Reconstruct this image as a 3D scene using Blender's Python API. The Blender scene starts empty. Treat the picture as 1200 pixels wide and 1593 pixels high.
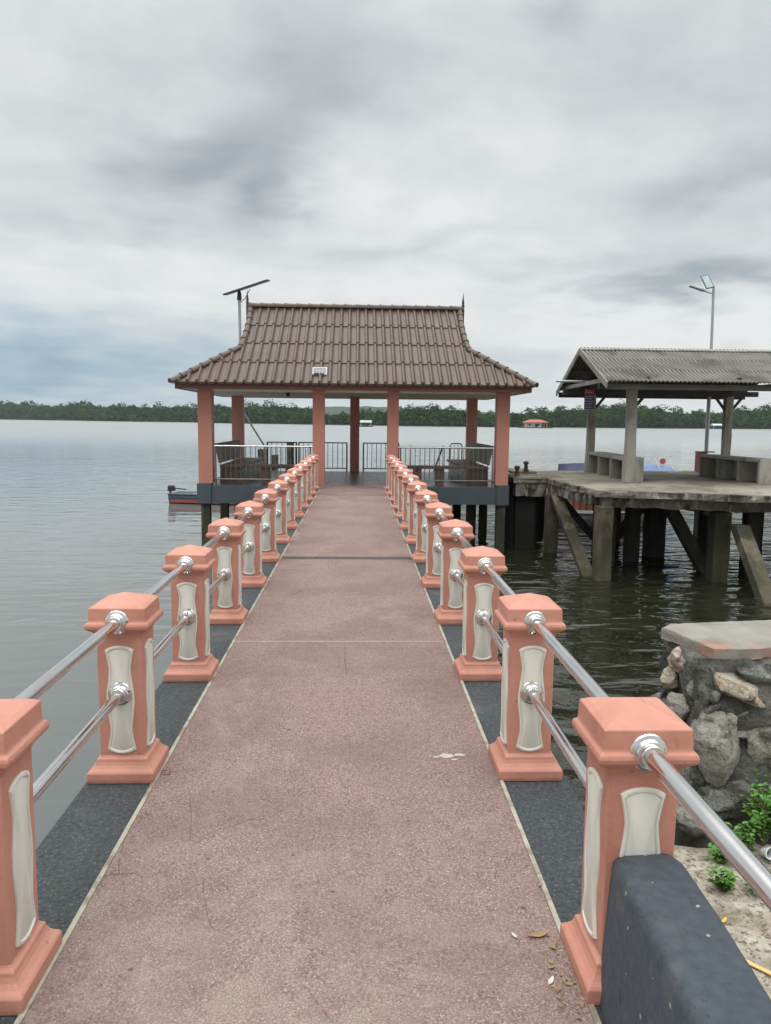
import bpy, bmesh, math, random
from mathutils import Vector, Matrix, noise
R = math.radians
rnd = random.Random(7)
S = bpy.context.scene
COL = S.collection

# ------------------------------------------------------------------ camera
def cam_setup():
    yaw, pitch, roll = R(2.1), R(6.7), R(0.6)
    cy, sy, cp, sp = math.cos(yaw), math.sin(yaw), math.cos(pitch), math.sin(pitch)
    f = Vector((sy*cp, cy*cp, -sp)); r = Vector((cy, -sy, 0)); u = r.cross(f)
    c, s = math.cos(roll), math.sin(roll)
    r2 = r*c + u*s; u2 = u*c - r*s
    m = Matrix((r2, u2, -f)).transposed().to_4x4()
    m.translation = Vector((0, 0, 1.6))
    cd = bpy.data.cameras.new('camera'); cd.sensor_fit = 'VERTICAL'; cd.sensor_height = 24
    cd.lens = 24*1200/1593; cd.clip_start = 0.05; cd.clip_end = 6000
    o = bpy.data.objects.new('camera', cd); o.matrix_world = m; COL.objects.link(o)
    S.camera = o
cam_setup()
S.view_settings.view_transform = 'Standard'; S.view_settings.look = 'None'
S.view_settings.gamma = 1; S.view_settings.exposure = 0.0

# ------------------------------------------------------------------ node helper
class N:
    def __init__(s, tree): s.t = tree; s.n = tree.nodes; s.l = tree.links
    def add(s, typ, **kw):
        n = s.n.new(typ)
        for k, v in kw.items(): setattr(n, k, v)
        return n
    def link(s, a, b): s.l.new(a, b)
    def setin(s, sock, v):
        if isinstance(v, bpy.types.NodeSocket): s.l.new(v, sock)
        else:
            if isinstance(v, (tuple, list)) and len(v) == 3 and sock.type == 'RGBA': v = (*v, 1)
            sock.default_value = v
    def math(s, op, a, b=0.0, c=0.0, clamp=False):
        n = s.add('ShaderNodeMath', operation=op, use_clamp=clamp)
        s.setin(n.inputs[0], a); s.setin(n.inputs[1], b); s.setin(n.inputs[2], c)
        return n.outputs[0]
    def mix(s, f, a, b, mode='MIX'):
        n = s.add('ShaderNodeMix', data_type='RGBA', blend_type=mode)
        s.setin(n.inputs[0], f); s.setin(n.inputs[6], a); s.setin(n.inputs[7], b)
        return n.outputs[2]
    def noise(s, vec, scale, detail=4, rough=.55, dist=0):
        n = s.add('ShaderNodeTexNoise'); s.setin(n.inputs['Vector'], vec)
        n.inputs['Scale'].default_value = scale; n.inputs['Detail'].default_value = detail
        n.inputs['Roughness'].default_value = rough; n.inputs['Distortion'].default_value = dist
        return n.outputs['Fac']
    def ramp(s, f, stops):
        n = s.add('ShaderNodeValToRGB'); s.setin(n.inputs[0], f)
        e = n.color_ramp.elements
        while len(e) < len(stops): e.new(0.5)
        for i, (p, c) in enumerate(stops):
            e[i].position = p; e[i].color = (*c, 1) if len(c) == 3 else c
        return n.outputs[0]
    def smooth(s, v, a, b):
        n = s.add('ShaderNodeMapRange', interpolation_type='SMOOTHSTEP')
        s.setin(n.inputs[0], v); n.inputs[1].default_value = a; n.inputs[2].default_value = b
        return n.outputs[0]
    def vmap(s, vec, scale=(1, 1, 1), loc=(0, 0, 0), rot=(0, 0, 0)):
        n = s.add('ShaderNodeMapping'); s.setin(n.inputs[0], vec)
        n.inputs['Location'].default_value = loc; n.inputs['Rotation'].default_value = rot
        n.inputs['Scale'].default_value = scale
        return n.outputs[0]

# ------------------------------------------------------------------ world: overcast sky
SUN_EL, SUN_ROT = R(58), R(200)
def world():
    w = bpy.data.worlds.new('World'); S.world = w; w.use_nodes = True
    t = N(w.node_tree); w.node_tree.nodes.clear()
    sky = t.add('ShaderNodeTexSky', sky_type='NISHITA', sun_disc=False)
    sky.sun_elevation = SUN_EL; sky.sun_rotation = SUN_ROT
    tc = t.add('ShaderNodeTexCoord'); D = tc.outputs['Generated']
    sep = t.add('ShaderNodeSeparateXYZ'); t.link(D, sep.inputs[0]); x, y, z = sep.outputs
    zc = t.math('MAXIMUM', z, 0.0)
    az = t.math('ARCTAN2', x, y); el = t.math('ARCSINE', z)
    # cloud deck projected on a plane above
    inv = t.math('DIVIDE', 1.0, t.math('ADD', zc, 0.16))
    cmb = t.add('ShaderNodeCombineXYZ'); t.link(t.math('MULTIPLY', x, inv), cmb.inputs[0]); t.link(t.math('MULTIPLY', y, inv), cmb.inputs[1])
    P = t.vmap(cmb.outputs[0], scale=(1.0, 1.0, 1), rot=(0, 0, R(-28)))
    P2 = t.vmap(P, scale=(0.75, 1.25, 1))
    n1 = t.noise(P2, 1.7, 7, .52, .35)
    n2 = t.noise(t.vmap(P2, loc=(3.1, 1.7, 0)), 0.8, 3, .5, .2)
    n3 = t.noise(t.vmap(P, scale=(1.2, 3.2, 1), loc=(7, 2, 0)), 2.4, 6, .55, .5)
    DV = t.vmap(D, scale=(1, 1, 1.7), rot=(0, R(-24), 0))
    n4 = t.noise(DV, 3.4, 7, .56, .25); n5 = t.noise(t.vmap(DV, loc=(5, 2, 8)), 9.5, 6, .6, .3)
    base = t.math('ADD', t.math('MULTIPLY', n1, .20), t.math('ADD', t.math('MULTIPLY', n2, .15), t.math('MULTIPLY', n3, .08)))
    base = t.math('ADD', base, t.math('ADD', t.math('MULTIPLY', n4, .37), t.math('MULTIPLY', n5, .20)))
    val = t.math('ADD', t.math('MULTIPLY', t.math('SUBTRACT', base, .5), 1.45), .84)
    # large soft patches of darker / lighter cloud, warped
    wx = t.math('MULTIPLY', t.math('SUBTRACT', t.noise(P, 2.6, 4, .5), .5), .20)
    wy = t.math('MULTIPLY', t.math('SUBTRACT', t.noise(t.vmap(P, loc=(9, 4, 0)), 2.6, 4, .5), .5), .11)
    azw = t.math('ADD', az, wx); elw = t.math('ADD', el, wy)
    def blob(a, e, sa, se, amp, tilt=0):
        da = t.math('SUBTRACT', azw, a); de = t.math('SUBTRACT', elw, e)
        c, s_ = math.cos(tilt), math.sin(tilt)
        u = t.math('ADD', t.math('MULTIPLY', da, c/sa), t.math('MULTIPLY', de, s_/sa))
        v = t.math('ADD', t.math('MULTIPLY', da, -s_/se), t.math('MULTIPLY', de, c/se))
        q = t.math('ADD', t.math('MULTIPLY', u, u), t.math('MULTIPLY', v, v))
        return t.math('MULTIPLY', t.math('EXPONENT', t.math('MULTIPLY', q, -1.0)), amp)
    for b in [(-.20, .295, .085, .035, -.42, .35), (-.105, .265, .05, .03, -.40, .5), (-.06, .36, .10, .05, -.30, .7), (-.09, .42, .10, .05, -.22, 0),
              (.02, .345, .10, .03, -.16, .5), (.09, .215, .13, .016, -.16, .12), (.30, .40, .16, .06, -.16, 0), (.42, .27, .14, .028, -.24, .1),
              (.40, .168, .16, .016, -.42, .06), (.27, .19, .12, .014, -.20, .05), (-.33, .06, .20, .045, -.20, 0), (-.28, .22, .12, .012, -.12, 0), (.22, .46, .06, .03, -.3, 0),
              (-.02, .29, .07, .05, .24, .3), (.08, .245, .10, .03, .12, .2), (-.40, .36, .16, .14, .10, 0), (.1, .16, .2, .03, .12, 0), (.42, .11, .25, .035, .26, 0),
              (-.15, .17, .2, .04, .10, 0)]:
        val = t.math('ADD', val, blob(*b))
    col = t.ramp(val, [(0.0, (.235, .285, .335)), (.35, (.37, .42, .46)), (.62, (.56, .60, .62)), (.85, (.72, .75, .755)), (1.0, (.84, .855, .85))])
    blue = t.math('ADD', blob(-.42, .055, .24, .065, .9), blob(-.05, .06, .28, .04, .4), clamp=True)
    col = t.mix(blue, col, t.mix(t.smooth(val, .2, .8), (.17, .285, .42), (.40, .545, .65)))
    # thick bright deck towards the zenith
    up = t.smooth(z, .47, .95)
    col = t.mix(1.0, col, t.mix(up, (1, 1, 1), (4.6, 4.5, 4.3)), 'MULTIPLY')
    bg1 = t.add('ShaderNodeBackground'); t.link(sky.outputs[0], bg1.inputs[0]); bg1.inputs[1].default_value = .09
    bg2 = t.add('ShaderNodeBackground'); t.link(col, bg2.inputs[0]); bg2.inputs[1].default_value = 1.0
    mx = t.add('ShaderNodeMixShader'); mx.inputs[0].default_value = .95
    t.link(bg1.outputs[0], mx.inputs[1]); t.link(bg2.outputs[0], mx.inputs[2])
    out = t.add('ShaderNodeOutputWorld'); t.link(mx.outputs[0], out.inputs[0])
world()
sl = bpy.data.lights.new('sun', 'SUN'); sl.energy = 0.8; sl.angle = R(22); sl.color = (1, .965, .91)
so = bpy.data.objects.new('sun', sl); COL.objects.link(so)
az = SUN_ROT
sd = Vector((math.sin(az)*math.cos(SUN_EL), math.cos(az)*math.cos(SUN_EL), math.sin(SUN_EL)))
so.rotation_euler = sd.to_track_quat('Z', 'Y').to_euler(); so.location = (0, -5, 30)

# ------------------------------------------------------------------ materials
def mat(name, c1, c2, scale=6, detail=5, rough=.7, bump=.2, bscale=60, bdist=.004, spots=None, stains=None, metal=0, spec=.5, stretch=(1, 1, 1), topstain=None, bdetail=3, tide=None):
    m = bpy.data.materials.new(name); m.use_nodes = True
    t = N(m.node_tree); p = t.n['Principled BSDF']
    tc = t.add('ShaderNodeTexCoord'); oi = t.add('ShaderNodeObjectInfo')
    off = t.add('ShaderNodeVectorMath', operation='SCALE'); off.inputs[0].default_value = (31, 17, 23); t.link(oi.outputs['Random'], off.inputs['Scale'])
    ad = t.add('ShaderNodeVectorMath', operation='ADD'); t.link(tc.outputs['Object'], ad.inputs[0]); t.link(off.outputs[0], ad.inputs[1])
    V0 = ad.outputs[0]; V = t.vmap(V0, scale=stretch)
    n = t.noise(V, scale, detail, .6)
    col = t.ramp(n, [(.3, c1), (.7, c2)])
    for (c, sc, lo, hi, am) in (stains or []):
        f = t.math('MULTIPLY', t.smooth(t.noise(t.vmap(V0, scale=stretch, loc=(sc, 3, 5)), sc, 6, .62, .4), lo, hi), am)
        col = t.mix(f, col, c)
    for (c, sc, thr, am) in (spots or []):
        v = t.add('ShaderNodeTexVoronoi'); t.link(V0, v.inputs['Vector']); v.inputs['Scale'].default_value = sc
        sepc = t.add('ShaderNodeSeparateColor'); t.link(v.outputs['Color'], sepc.inputs[0])
        f = t.math('MULTIPLY', t.math('GREATER_THAN', sepc.outputs[0], thr), am)
        f = t.math('MULTIPLY', f, t.math('LESS_THAN', t.math('ADD', v.outputs['Distance'], t.math('MULTIPLY', t.noise(V0, sc*1.7, 3), .4)), .66))
        col = t.mix(f, col, c)
    if topstain:      # growth and dirt that settles on faces looking up
        g = t.add('ShaderNodeNewGeometry'); sp = t.add('ShaderNodeSeparateXYZ'); t.link(g.outputs['Normal'], sp.inputs[0])
        f = t.math('MULTIPLY', t.smooth(sp.outputs[2], .3, .9), t.smooth(t.noise(V0, topstain[1], 5, .6), .35, .65))
        col = t.mix(t.math('MULTIPLY', f, topstain[2]), col, topstain[0])
    if tide:      # algae below the high-water mark
        sp2 = t.add('ShaderNodeSeparateXYZ'); t.link(tc.outputs['Object'], sp2.inputs[0])
        f = t.math('SUBTRACT', 1.0, t.smooth(t.math('ADD', sp2.outputs[2], t.math('MULTIPLY', t.noise(V0, 3 if tide[2] > .2 else 18, 5, .6), tide[3])), tide[1], tide[1]+tide[2]))
        col = t.mix(t.math('MULTIPLY', f, tide[4]), col, tide[0])
    t.link(col, p.inputs['Base Color'])
    p.inputs['Metallic'].default_value = metal; p.inputs['Specular IOR Level'].default_value = spec
    rr = t.ramp(t.noise(V0, scale*2, 3), [(.3, (max(rough-.08, .02),)*3), (.7, (min(rough+.08, 1),)*3)])
    t.link(rr, p.inputs['Roughness'])
    if bump:
        b = t.add('ShaderNodeBump'); b.inputs['Strength'].default_value = bump; b.inputs['Distance'].default_value = bdist
        t.link(t.noise(V0, bscale, bdetail, .6), b.inputs['Height']); t.link(b.outputs[0], p.inputs['Normal'])
    return m
CORAL = mat('coral_paint', (.435, .190, .140), (.525, .240, .180), 5, rough=.6, bump=.6, bscale=30, bdist=.006, bdetail=6,
            stains=[((.36, .14, .10), 4, .54, .74, .6), ((.62, .31, .25), 3, .58, .78, .5), ((.20, .10, .07), 9, .68, .80, .6)], stretch=(1, 1, .5), tide=((.20, .13, .10), .0, .06, .07, .75), spots=[((.24, .13, .10), 70, .992, .6)])
CREAM = mat('cream_paint', (.57, .555, .50), (.68, .665, .61), 8, rough=.5, bump=.3, bscale=40, bdist=.003, stains=[((.38, .35, .28), 7, .60, .8, .5)], stretch=(1, 1, .4))
STEEL = mat('polished_steel', (.62, .61, .605), (.74, .73, .725), 3, rough=.12, bump=.12, bscale=90, bdist=.001, metal=1, stains=[((.30, .28, .26), 9, .6, .8, .5)])
RAILST = mat('backlit_steel', (.16, .145, .13), (.26, .245, .23), 6, rough=.3, metal=.8, bump=0)  # steel darkened in its colour to look backlit
NAVY = mat('navy_concrete', (.018, .023, .029), (.078, .087, .096), 55, 8, rough=.9, bump=1, bscale=75, bdist=.012, bdetail=6,
           stains=[((.13, .13, .12), 3.5, .52, .75, .5)], spots=[((.17, .17, .165), 110, .86, .5), ((.015, .02, .025), 150, .8, .7)])
FASCIA = mat('navy_fascia_paint', (.045, .062, .078), (.065, .082, .098), 2, rough=.7, bump=.2, stains=[((.025, .03, .035), 1.5, .55, .7, .6), ((.12, .13, .13), 3, .66, .8, .4)], stretch=(1, 1, .3))
TILE = mat('brown_roof_tile', (.068, .043, .033), (.100, .066, .051), 1.2, rough=.5, bump=.15, bscale=50, stains=[((.07, .05, .043), .9, .5, .75, .5), ((.17, .13, .115), 3, .64, .8, .35)])
REDWOOD = mat('red_brown_fascia', (.085, .026, .020), (.12, .036, .028), 3, rough=.6, bump=.2)
SOFFIT = mat('cream_soffit', (.64, .60, .51), (.72, .68, .59), 2, rough=.7, bump=.1, stains=[((.36, .32, .25), 1.4, .55, .75, .4)])
COLUMN = mat('coral_column', (.42, .172, .130), (.48, .205, .155), 1.5, rough=.55, bump=.12, stains=[((.38, .13, .10), 2, .6, .8, .4)], stretch=(1, 1, .4))
BTILE = mat('brown_floor_tile', (.060, .046, .040), (.090, .070, .060), 3, rough=.35, bump=.1)
BWOOD = mat('brown_bench_wood', (.10, .066, .052), (.15, .10, .08), 5, rough=.6, stretch=(.3, 3, 3))
GREYWOOD = mat('grey_brown_panel', (.16, .15, .13), (.22, .20, .175), 5, rough=.7, stretch=(.4, 2, 2))
BLACKM = mat('black_metal', (.012, .012, .014), (.02, .02, .022), 5, rough=.45, bump=0)
GALV = mat('galvanised_steel', (.34, .36, .37), (.45, .47, .48), 6, rough=.45, metal=.7, bump=.05)
DGREY = mat('dark_grey_metal', (.05, .055, .06), (.08, .085, .09), 6, rough=.5, metal=.3, bump=.05)
SOLAR = mat('solar_cells', (.03, .045, .07), (.04, .06, .09), 6, rough=.2, bump=0)
GLASSY = mat('pale_solar_glass', (.30, .36, .40), (.36, .42, .46), 6, rough=.15, bump=0)
WHITEP = mat('white_plastic', (.62, .64, .64), (.74, .75, .75), 8, rough=.45, bump=.1)
CONC = mat('weathered_concrete', (.11, .10, .083), (.27, .25, .215), 4, 8, rough=.9, bump=.9, bscale=28, bdist=.02, bdetail=8,
           stains=[((.022, .021, .018), 2.2, .46, .58, .92), ((.09, .095, .055), 2.6, .56, .72, .6), ((.40, .36, .30), 6, .55, .66, .65)], stretch=(1, 1, .45))
DECKC = mat('mossy_deck_concrete', (.21, .195, .15), (.30, .28, .23), 1.1, 7, rough=.92, bump=.6, bscale=22, bdist=.01,
            stains=[((.105, .10, .065), .8, .46, .58, .7), ((.085, .07, .05), 2.4, .55, .66, .7), ((.40, .37, .31), 3, .58, .70, .6)])
PILE = mat('algae_concrete', (.055, .048, .034), (.140, .114, .080), 4, 7, rough=.88, bump=1, bscale=24, bdist=.02, bdetail=7,
           stains=[((.022, .024, .012), 2.0, .42, .60, .88), ((.24, .15, .09), 3, .58, .72, .6)], stretch=(1, 1, .35), tide=((.045, .048, .024), -.85, .45, .8, .55))
DPILE = mat('shade_dark_pile', (.022, .021, .016), (.055, .048, .036), 4, 7, rough=.85, bump=1, bscale=24, bdist=.02, stretch=(1, 1, .35))  # pile colour darkened to carry the shade under the deck
TAR = mat('shade_dark_wall', (.006, .006, .0055), (.013, .0125, .011), 3, rough=.9, bump=.6, bscale=15, bdist=.02)  # near black base colour stands in for deep shade below the jetty
POSTC = mat('aged_concrete_post', (.24, .23, .20), (.38, .36, .32), 3, 7, rough=.9, bump=.7, bscale=30, bdist=.01,
            stains=[((.08, .07, .055), 2.4, .52, .7, .7), ((.46, .45, .41), 4, .62, .78, .5)], stretch=(1, 1, .3))
DWOOD = mat('dark_aged_timber', (.035, .032, .030), (.075, .068, .060), 5, rough=.85, bump=.5, bscale=30, stains=[((.17, .16, .15), 2, .6, .75, .5)], stretch=(.3, 1, 1))
GWOOD = mat('grey_timber', (.19, .18, .165), (.29, .28, .26), 5, rough=.85, bump=.5, stains=[((.08, .075, .07), 2, .55, .75, .5)], stretch=(1, .4, 1))
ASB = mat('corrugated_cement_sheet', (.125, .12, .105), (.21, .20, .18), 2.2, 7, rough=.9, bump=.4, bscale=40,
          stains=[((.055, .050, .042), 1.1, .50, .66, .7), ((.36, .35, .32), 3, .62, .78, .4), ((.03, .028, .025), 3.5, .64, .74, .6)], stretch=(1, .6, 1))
def groove_shade(m, freq, phase, c, am):      # shade painted into the troughs of the corrugated sheet
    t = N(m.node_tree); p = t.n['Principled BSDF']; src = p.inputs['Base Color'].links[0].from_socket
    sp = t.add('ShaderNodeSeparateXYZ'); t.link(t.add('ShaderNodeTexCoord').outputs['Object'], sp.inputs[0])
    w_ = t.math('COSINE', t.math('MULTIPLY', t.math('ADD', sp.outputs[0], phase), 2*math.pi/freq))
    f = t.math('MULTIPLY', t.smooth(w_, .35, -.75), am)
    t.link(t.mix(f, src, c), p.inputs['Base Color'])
groove_shade(ASB, .098, 8.5, (.035, .032, .027), .8)
MORTAR = mat('dark_mortar', (.05, .05, .046), (.19, .188, .175), 14, 9, rough=.95, bump=1, bscale=26, bdist=.04, bdetail=9, stains=[((.27, .26, .24), 9, .55, .68, .6), ((.03, .034, .024), 4, .5, .64, .8)])
CAPC = mat('mossy_cap_concrete', (.17, .165, .14), (.27, .26, .23), 5, 7, rough=.9, bump=.7, bscale=45, bdist=.008, stains=[((.34, .155, .115), 1.6, .48, .60, .8), ((.08, .09, .07), 3.5, .55, .7, .5)])
def stone_mat(name, a, b, st): return mat(name, a, b, 14, 8, rough=.9, bump=1, bscale=30, bdist=.028, bdetail=9, spots=[((.05, .05, .045), 130, .82, .6), ((.48, .46, .42), 150, .88, .5)], stains=[(st, 8, .52, .68, .8), ((.04, .042, .03), 7, .52, .64, .85)])
ST_PINK = stone_mat('pink_granite', (.40, .29, .24), (.52, .41, .36), (.30, .22, .18))
ST_GREY = stone_mat('grey_granite', (.22, .21, .185), (.36, .345, .31), (.15, .15, .10))
ST_TAN = stone_mat('tan_stone', (.40, .34, .26), (.55, .50, .42), (.32, .17, .06))
ST_SLATE = stone_mat('dark_slate_stone', (.10, .105, .10), (.19, .195, .185), (.24, .24, .22))
LEAFG = mat('leaf_green', (.045, .15, .02), (.12, .29, .035), 12, rough=.45, bump=.1, stains=[((.25, .27, .04), 9, .64, .72, .8)])
STEMG = mat('plant_stem', (.10, .11, .04), (.16, .12, .06), 12, rough=.7)
DRYL = mat('dry_leaf', (.22, .13, .07), (.34, .23, .13), 20, rough=.8)
STICK = mat('yellow_wood', (.62, .39, .14), (.70, .46, .19), 9, rough=.6, bump=.2, stretch=(3, 3, 3))
BLUE = mat('blue_boat_paint', (.035, .075, .20), (.05, .10, .26), 2, rough=.4, bump=.1)
NAVYB = mat('dark_blue_cover', (.006, .010, .055), (.010, .016, .08), 2, rough=.6, bump=.3, bscale=6, bdist=.03)
TARP = mat('pale_blue_tarpaulin', (.09, .14, .27), (.14, .20, .34), 2, rough=.55, bump=.4, bscale=5, bdist=.05)
REDP = mat('faded_red_paint', (.34, .07, .06), (.42, .10, .085), 3, rough=.6, stains=[((.20, .16, .15), 3, .6, .75, .6)])
PINKP = mat('salmon_boat_paint', (.55, .24, .17), (.68, .34, .25), 4, rough=.6, bump=.2)
RUST = mat('rusted_iron', (.07, .045, .035), (.13, .075, .05), 12, rough=.9, bump=.5)
ROOFR = mat('orange_red_roof', (.36, .075, .045), (.42, .10, .06), .5, rough=.7, bump=0)
BROOF = mat('pale_blue_roof', (.30, .44, .56), (.42, .55, .66), .5, rough=.5, bump=0)
GROOF = mat('grey_blue_roof', (.30, .36, .40), (.38, .43, .47), .5, rough=.5, bump=0)
BRICKR = mat('red_tiled_pillar', (.30, .055, .045), (.37, .075, .06), 3, rough=.5, bump=.1)
CLOTHB = mat('navy_banner', (.02, .055, .13), (.03, .07, .16), 3, rough=.6)
CLOTHR = mat('red_banner', (.42, .07, .05), (.48, .09, .07), 3, rough=.6)
WHITEB = mat('white_print', (.55, .58, .62), (.62, .65, .68), 3, rough=.6)

def paving_material():
    m = bpy.data.materials.new('red_pebble_wash'); m.use_nodes = True
    t = N(m.node_tree); p = t.n['Principled BSDF']
    V = t.add('ShaderNodeTexCoord').outputs['Object']
    big = t.noise(V, 1.3, 5, .6, .3); mid = t.noise(V, 14, 4, .6); fine = t.noise(V, 210, 3, .6); gr = t.noise(V, 90, 3, .7)
    vc = t.add('ShaderNodeTexVoronoi'); t.link(V, vc.inputs['Vector']); vc.inputs['Scale'].default_value = 230
    vs = t.add('ShaderNodeSeparateColor'); t.link(vc.outputs['Color'], vs.inputs[0])
    vb = t.add('ShaderNodeTexVoronoi'); t.link(V, vb.inputs['Vector']); vb.inputs['Scale'].default_value = 120
    vbs = t.add('ShaderNodeSeparateColor'); t.link(vb.outputs['Color'], vbs.inputs[0])
    col = t.ramp(vs.outputs[0], [(.0, (.10, .060, .055)), (.30, (.185, .112, .102)), (.62, (.245, .158, .145)), (.86, (.30, .21, .19)), (1.0, (.45, .38, .35))])
    col = t.mix(t.math('MULTIPLY', t.smooth(vbs.outputs[0], .5, 1.0), .32), col, (.37, .275, .245))
    col = t.mix(t.math('MULTIPLY', t.smooth(gr, .50, .66), .55), col, (.075, .045, .040))
    col = t.mix(t.math('MULTIPLY', t.smooth(mid, .42, .7), .32), col, (.30, .21, .185))
    col = t.mix(t.math('MULTIPLY', t.smooth(big, .42, .62), .36), col, (.125, .082, .072))
    pat = t.noise(t.vmap(V, scale=(1.2, .5, 1), loc=(4, 2, 0)), 1.1, 6, .65, .6)
    col = t.mix(t.math('MULTIPLY', t.smooth(pat, .56, .70), .30), col, (.40, .335, .305))
    ck = t.add('ShaderNodeTexVoronoi', feature='DISTANCE_TO_EDGE'); t.link(t.mix(.35, V, t.add('ShaderNodeTexNoise').outputs['Color'], 'LINEAR_LIGHT'), ck.inputs['Vector']); ck.inputs['Scale'].default_value = .55
    crack = t.math('MULTIPLY', t.math('LESS_THAN', ck.outputs['Distance'], .0016), t.math('GREATER_THAN', big, .50))
    col = t.mix(t.math('MULTIPLY', crack, .6), col, (.08, .055, .05))
    sep = t.add('ShaderNodeSeparateXYZ'); t.link(V, sep.inputs[0])
    # wind-blown sand that thins out from the shore end
    yy = t.math('ADD', sep.outputs[1], t.math('MULTIPLY', t.noise(V, 2.2, 6, .65), 2.4))
    near = t.math('SUBTRACT', 1.0, t.smooth(yy, 2.2, 4.6))
    sand = t.math('MULTIPLY', near, t.smooth(t.noise(V, 5, 7, .7), .34, .72))
    col = t.mix(t.math('MULTIPLY', sand, .85), col, t.ramp(fine, [(.38, (.17, .135, .11)), (.62, (.46, .395, .33))]))
    v = t.add('ShaderNodeTexVoronoi'); t.link(V, v.inputs['Vector']); v.inputs['Scale'].default_value = 26
    sc = t.add('ShaderNodeSeparateColor'); t.link(v.outputs['Color'], sc.inputs[0])
    spot = t.math('MULTIPLY', t.math('GREATER_THAN', sc.outputs[0], .985), t.math('LESS_THAN', v.outputs['Distance'], .22))
    col = t.mix(t.math('MULTIPLY', spot, .7), col, (.06, .05, .045))
    t.link(col, p.inputs['Base Color']); p.inputs['Roughness'].default_value = .82; p.inputs['Specular IOR Level'].default_value = .35
    b = t.add('ShaderNodeBump'); b.inputs['Strength'].default_value = .8; b.inputs['Distance'].default_value = .004
    t.link(t.math('ADD', fine, t.math('MULTIPLY', vs.outputs[0], .6)), b.inputs['Height']); t.link(b.outputs[0], p.inputs['Normal'])
    return m
PAVE = paving_material()
KERBW = mat('pale_divider_strip', (.26, .24, .19), (.42, .40, .33), 12, rough=.8, bump=.3, stains=[((.16, .12, .10), 7, .48, .64, .8)])
BAND = mat('grey_joint_band', (.035, .035, .033), (.07, .068, .062), 12, rough=.85, bump=.6, bscale=150)

def water_material():
    m = bpy.data.materials.new('river_water'); m.use_nodes = True
    t = N(m.node_tree); p = t.n['Principled BSDF']
    V = t.add('ShaderNodeTexCoord').outputs['Object']
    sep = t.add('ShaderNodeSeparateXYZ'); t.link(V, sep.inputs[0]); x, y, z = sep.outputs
    # base colour darkened right of the walkway for the jetty's shade and dark reflection
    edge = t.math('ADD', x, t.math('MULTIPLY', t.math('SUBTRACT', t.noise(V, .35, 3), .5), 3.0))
    jetty_side = t.math('MULTIPLY', t.smooth(edge, -1.2, 1.8), t.math('SUBTRACT', 1.0, t.smooth(y, 24, 60)))
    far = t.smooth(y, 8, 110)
    col = t.mix(jetty_side, t.mix(far, (.105, .115, .112), (.225, .245, .255)), (.015, .0165, .009))  # lighter far base colour stands in for bright sky reflected at grazing angles
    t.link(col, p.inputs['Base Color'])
    # wavelets too small to see at a distance act as surface roughness
    t.link(t.math('ADD', .02, t.math('MULTIPLY', t.smooth(y, 10, 260), .33)), p.inputs['Roughness']); p.inputs['IOR'].default_value = 1.42
    n1 = t.noise(t.vmap(V, scale=(.42, 1.0, 1), rot=(0, 0, R(6))), 2.0, 1.5, .4, .5)
    n2 = t.noise(t.vmap(V, scale=(.5, 1.0, 1), rot=(0, 0, R(-9))), 5.0, 3, .5, .3)
    n3 = t.noise(t.vmap(V, scale=(.35, 1.0, 1)), .35, 2, .5)
    n4 = t.noise(t.vmap(V, scale=(.12, 1.0, 1)), .06, 3, .5)        # gusts: rough and smooth streaks
    h = t.math('ADD', t.math('MULTIPLY', n1, .055), t.math('ADD', t.math('MULTIPLY', n2, .012), t.math('MULTIPLY', n3, .05)))
    h = t.math('MULTIPLY', h, t.math('ADD', .55, t.math('MULTIPLY', n4, .9)))
    h = t.math('MULTIPLY', h, t.math('ADD', t.math('ADD', .46, t.math('MULTIPLY', far, .08)), t.math('MULTIPLY', jetty_side, 2.5)))
    b = t.add('ShaderNodeBump'); b.inputs['Strength'].default_value = 1.0; b.inputs['Distance'].default_value = 1.0
    t.link(h, b.inputs['Height']); t.link(b.outputs[0], p.inputs['Normal'])
    return m
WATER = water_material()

def sand_material():
    m = bpy.data.materials.new('beach_sand'); m.use_nodes = True
    t = N(m.node_tree); p = t.n['Principled BSDF']
    V = t.add('ShaderNodeTexCoord').outputs['Object']
    col = t.ramp(t.noise(V, 9, 8, .7), [(.32, (.24, .20, .15)), (.5, (.40, .355, .29)), (.7, (.58, .54, .47))])
    col = t.mix(t.smooth(t.noise(V, 34, 6, .75), .50, .62), col, (.11, .095, .075))
    col = t.mix(t.math('MULTIPLY', t.smooth(t.noise(V, 5, 4, .6, .4), .5, .64), .6), col, (.20, .165, .115))
    t.link(col, p.inputs['Base Color']); p.inputs['Roughness'].default_value = .95
    b = t.add('ShaderNodeBump'); b.inputs['Strength'].default_value = 1; b.inputs['Distance'].default_value = .02
    t.link(t.noise(V, 30, 9, .7), b.inputs['Height']); t.link(b.outputs[0], p.inputs['Normal'])
    return m
SAND = sand_material()
def forest_material(name, a, b, c):
    m = bpy.data.materials.new(name); m.use_nodes = True
    t = N(m.node_tree); p = t.n['Principled BSDF']
    V = t.add('ShaderNodeTexCoord').outputs['Object']
    col = t.ramp(t.noise(V, .11, 3, .6), [(.36, a), (.52, b), (.66, c)])
    g = t.add('ShaderNodeNewGeometry')
    col = t.mix(t.math('MULTIPLY', g.outputs['Random Per Island'], .5), col, a)
    t.link(col, p.inputs['Base Color']); p.inputs['Roughness'].default_value = 1; p.inputs['Specular IOR Level'].default_value = .1
    return m
FOREST = forest_material('mangrove_foliage', (.012, .034, .008), (.028, .068, .012), (.062, .125, .022))
HILLM = mat('forested_hill', (.016, .036, .018), (.028, .056, .026), .05, rough=.9, bump=.6, bscale=.12, bdist=3)
MUD = mat('mud_bank', (.025, .022, .016), (.045, .04, .03), .3, rough=.9)

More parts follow.
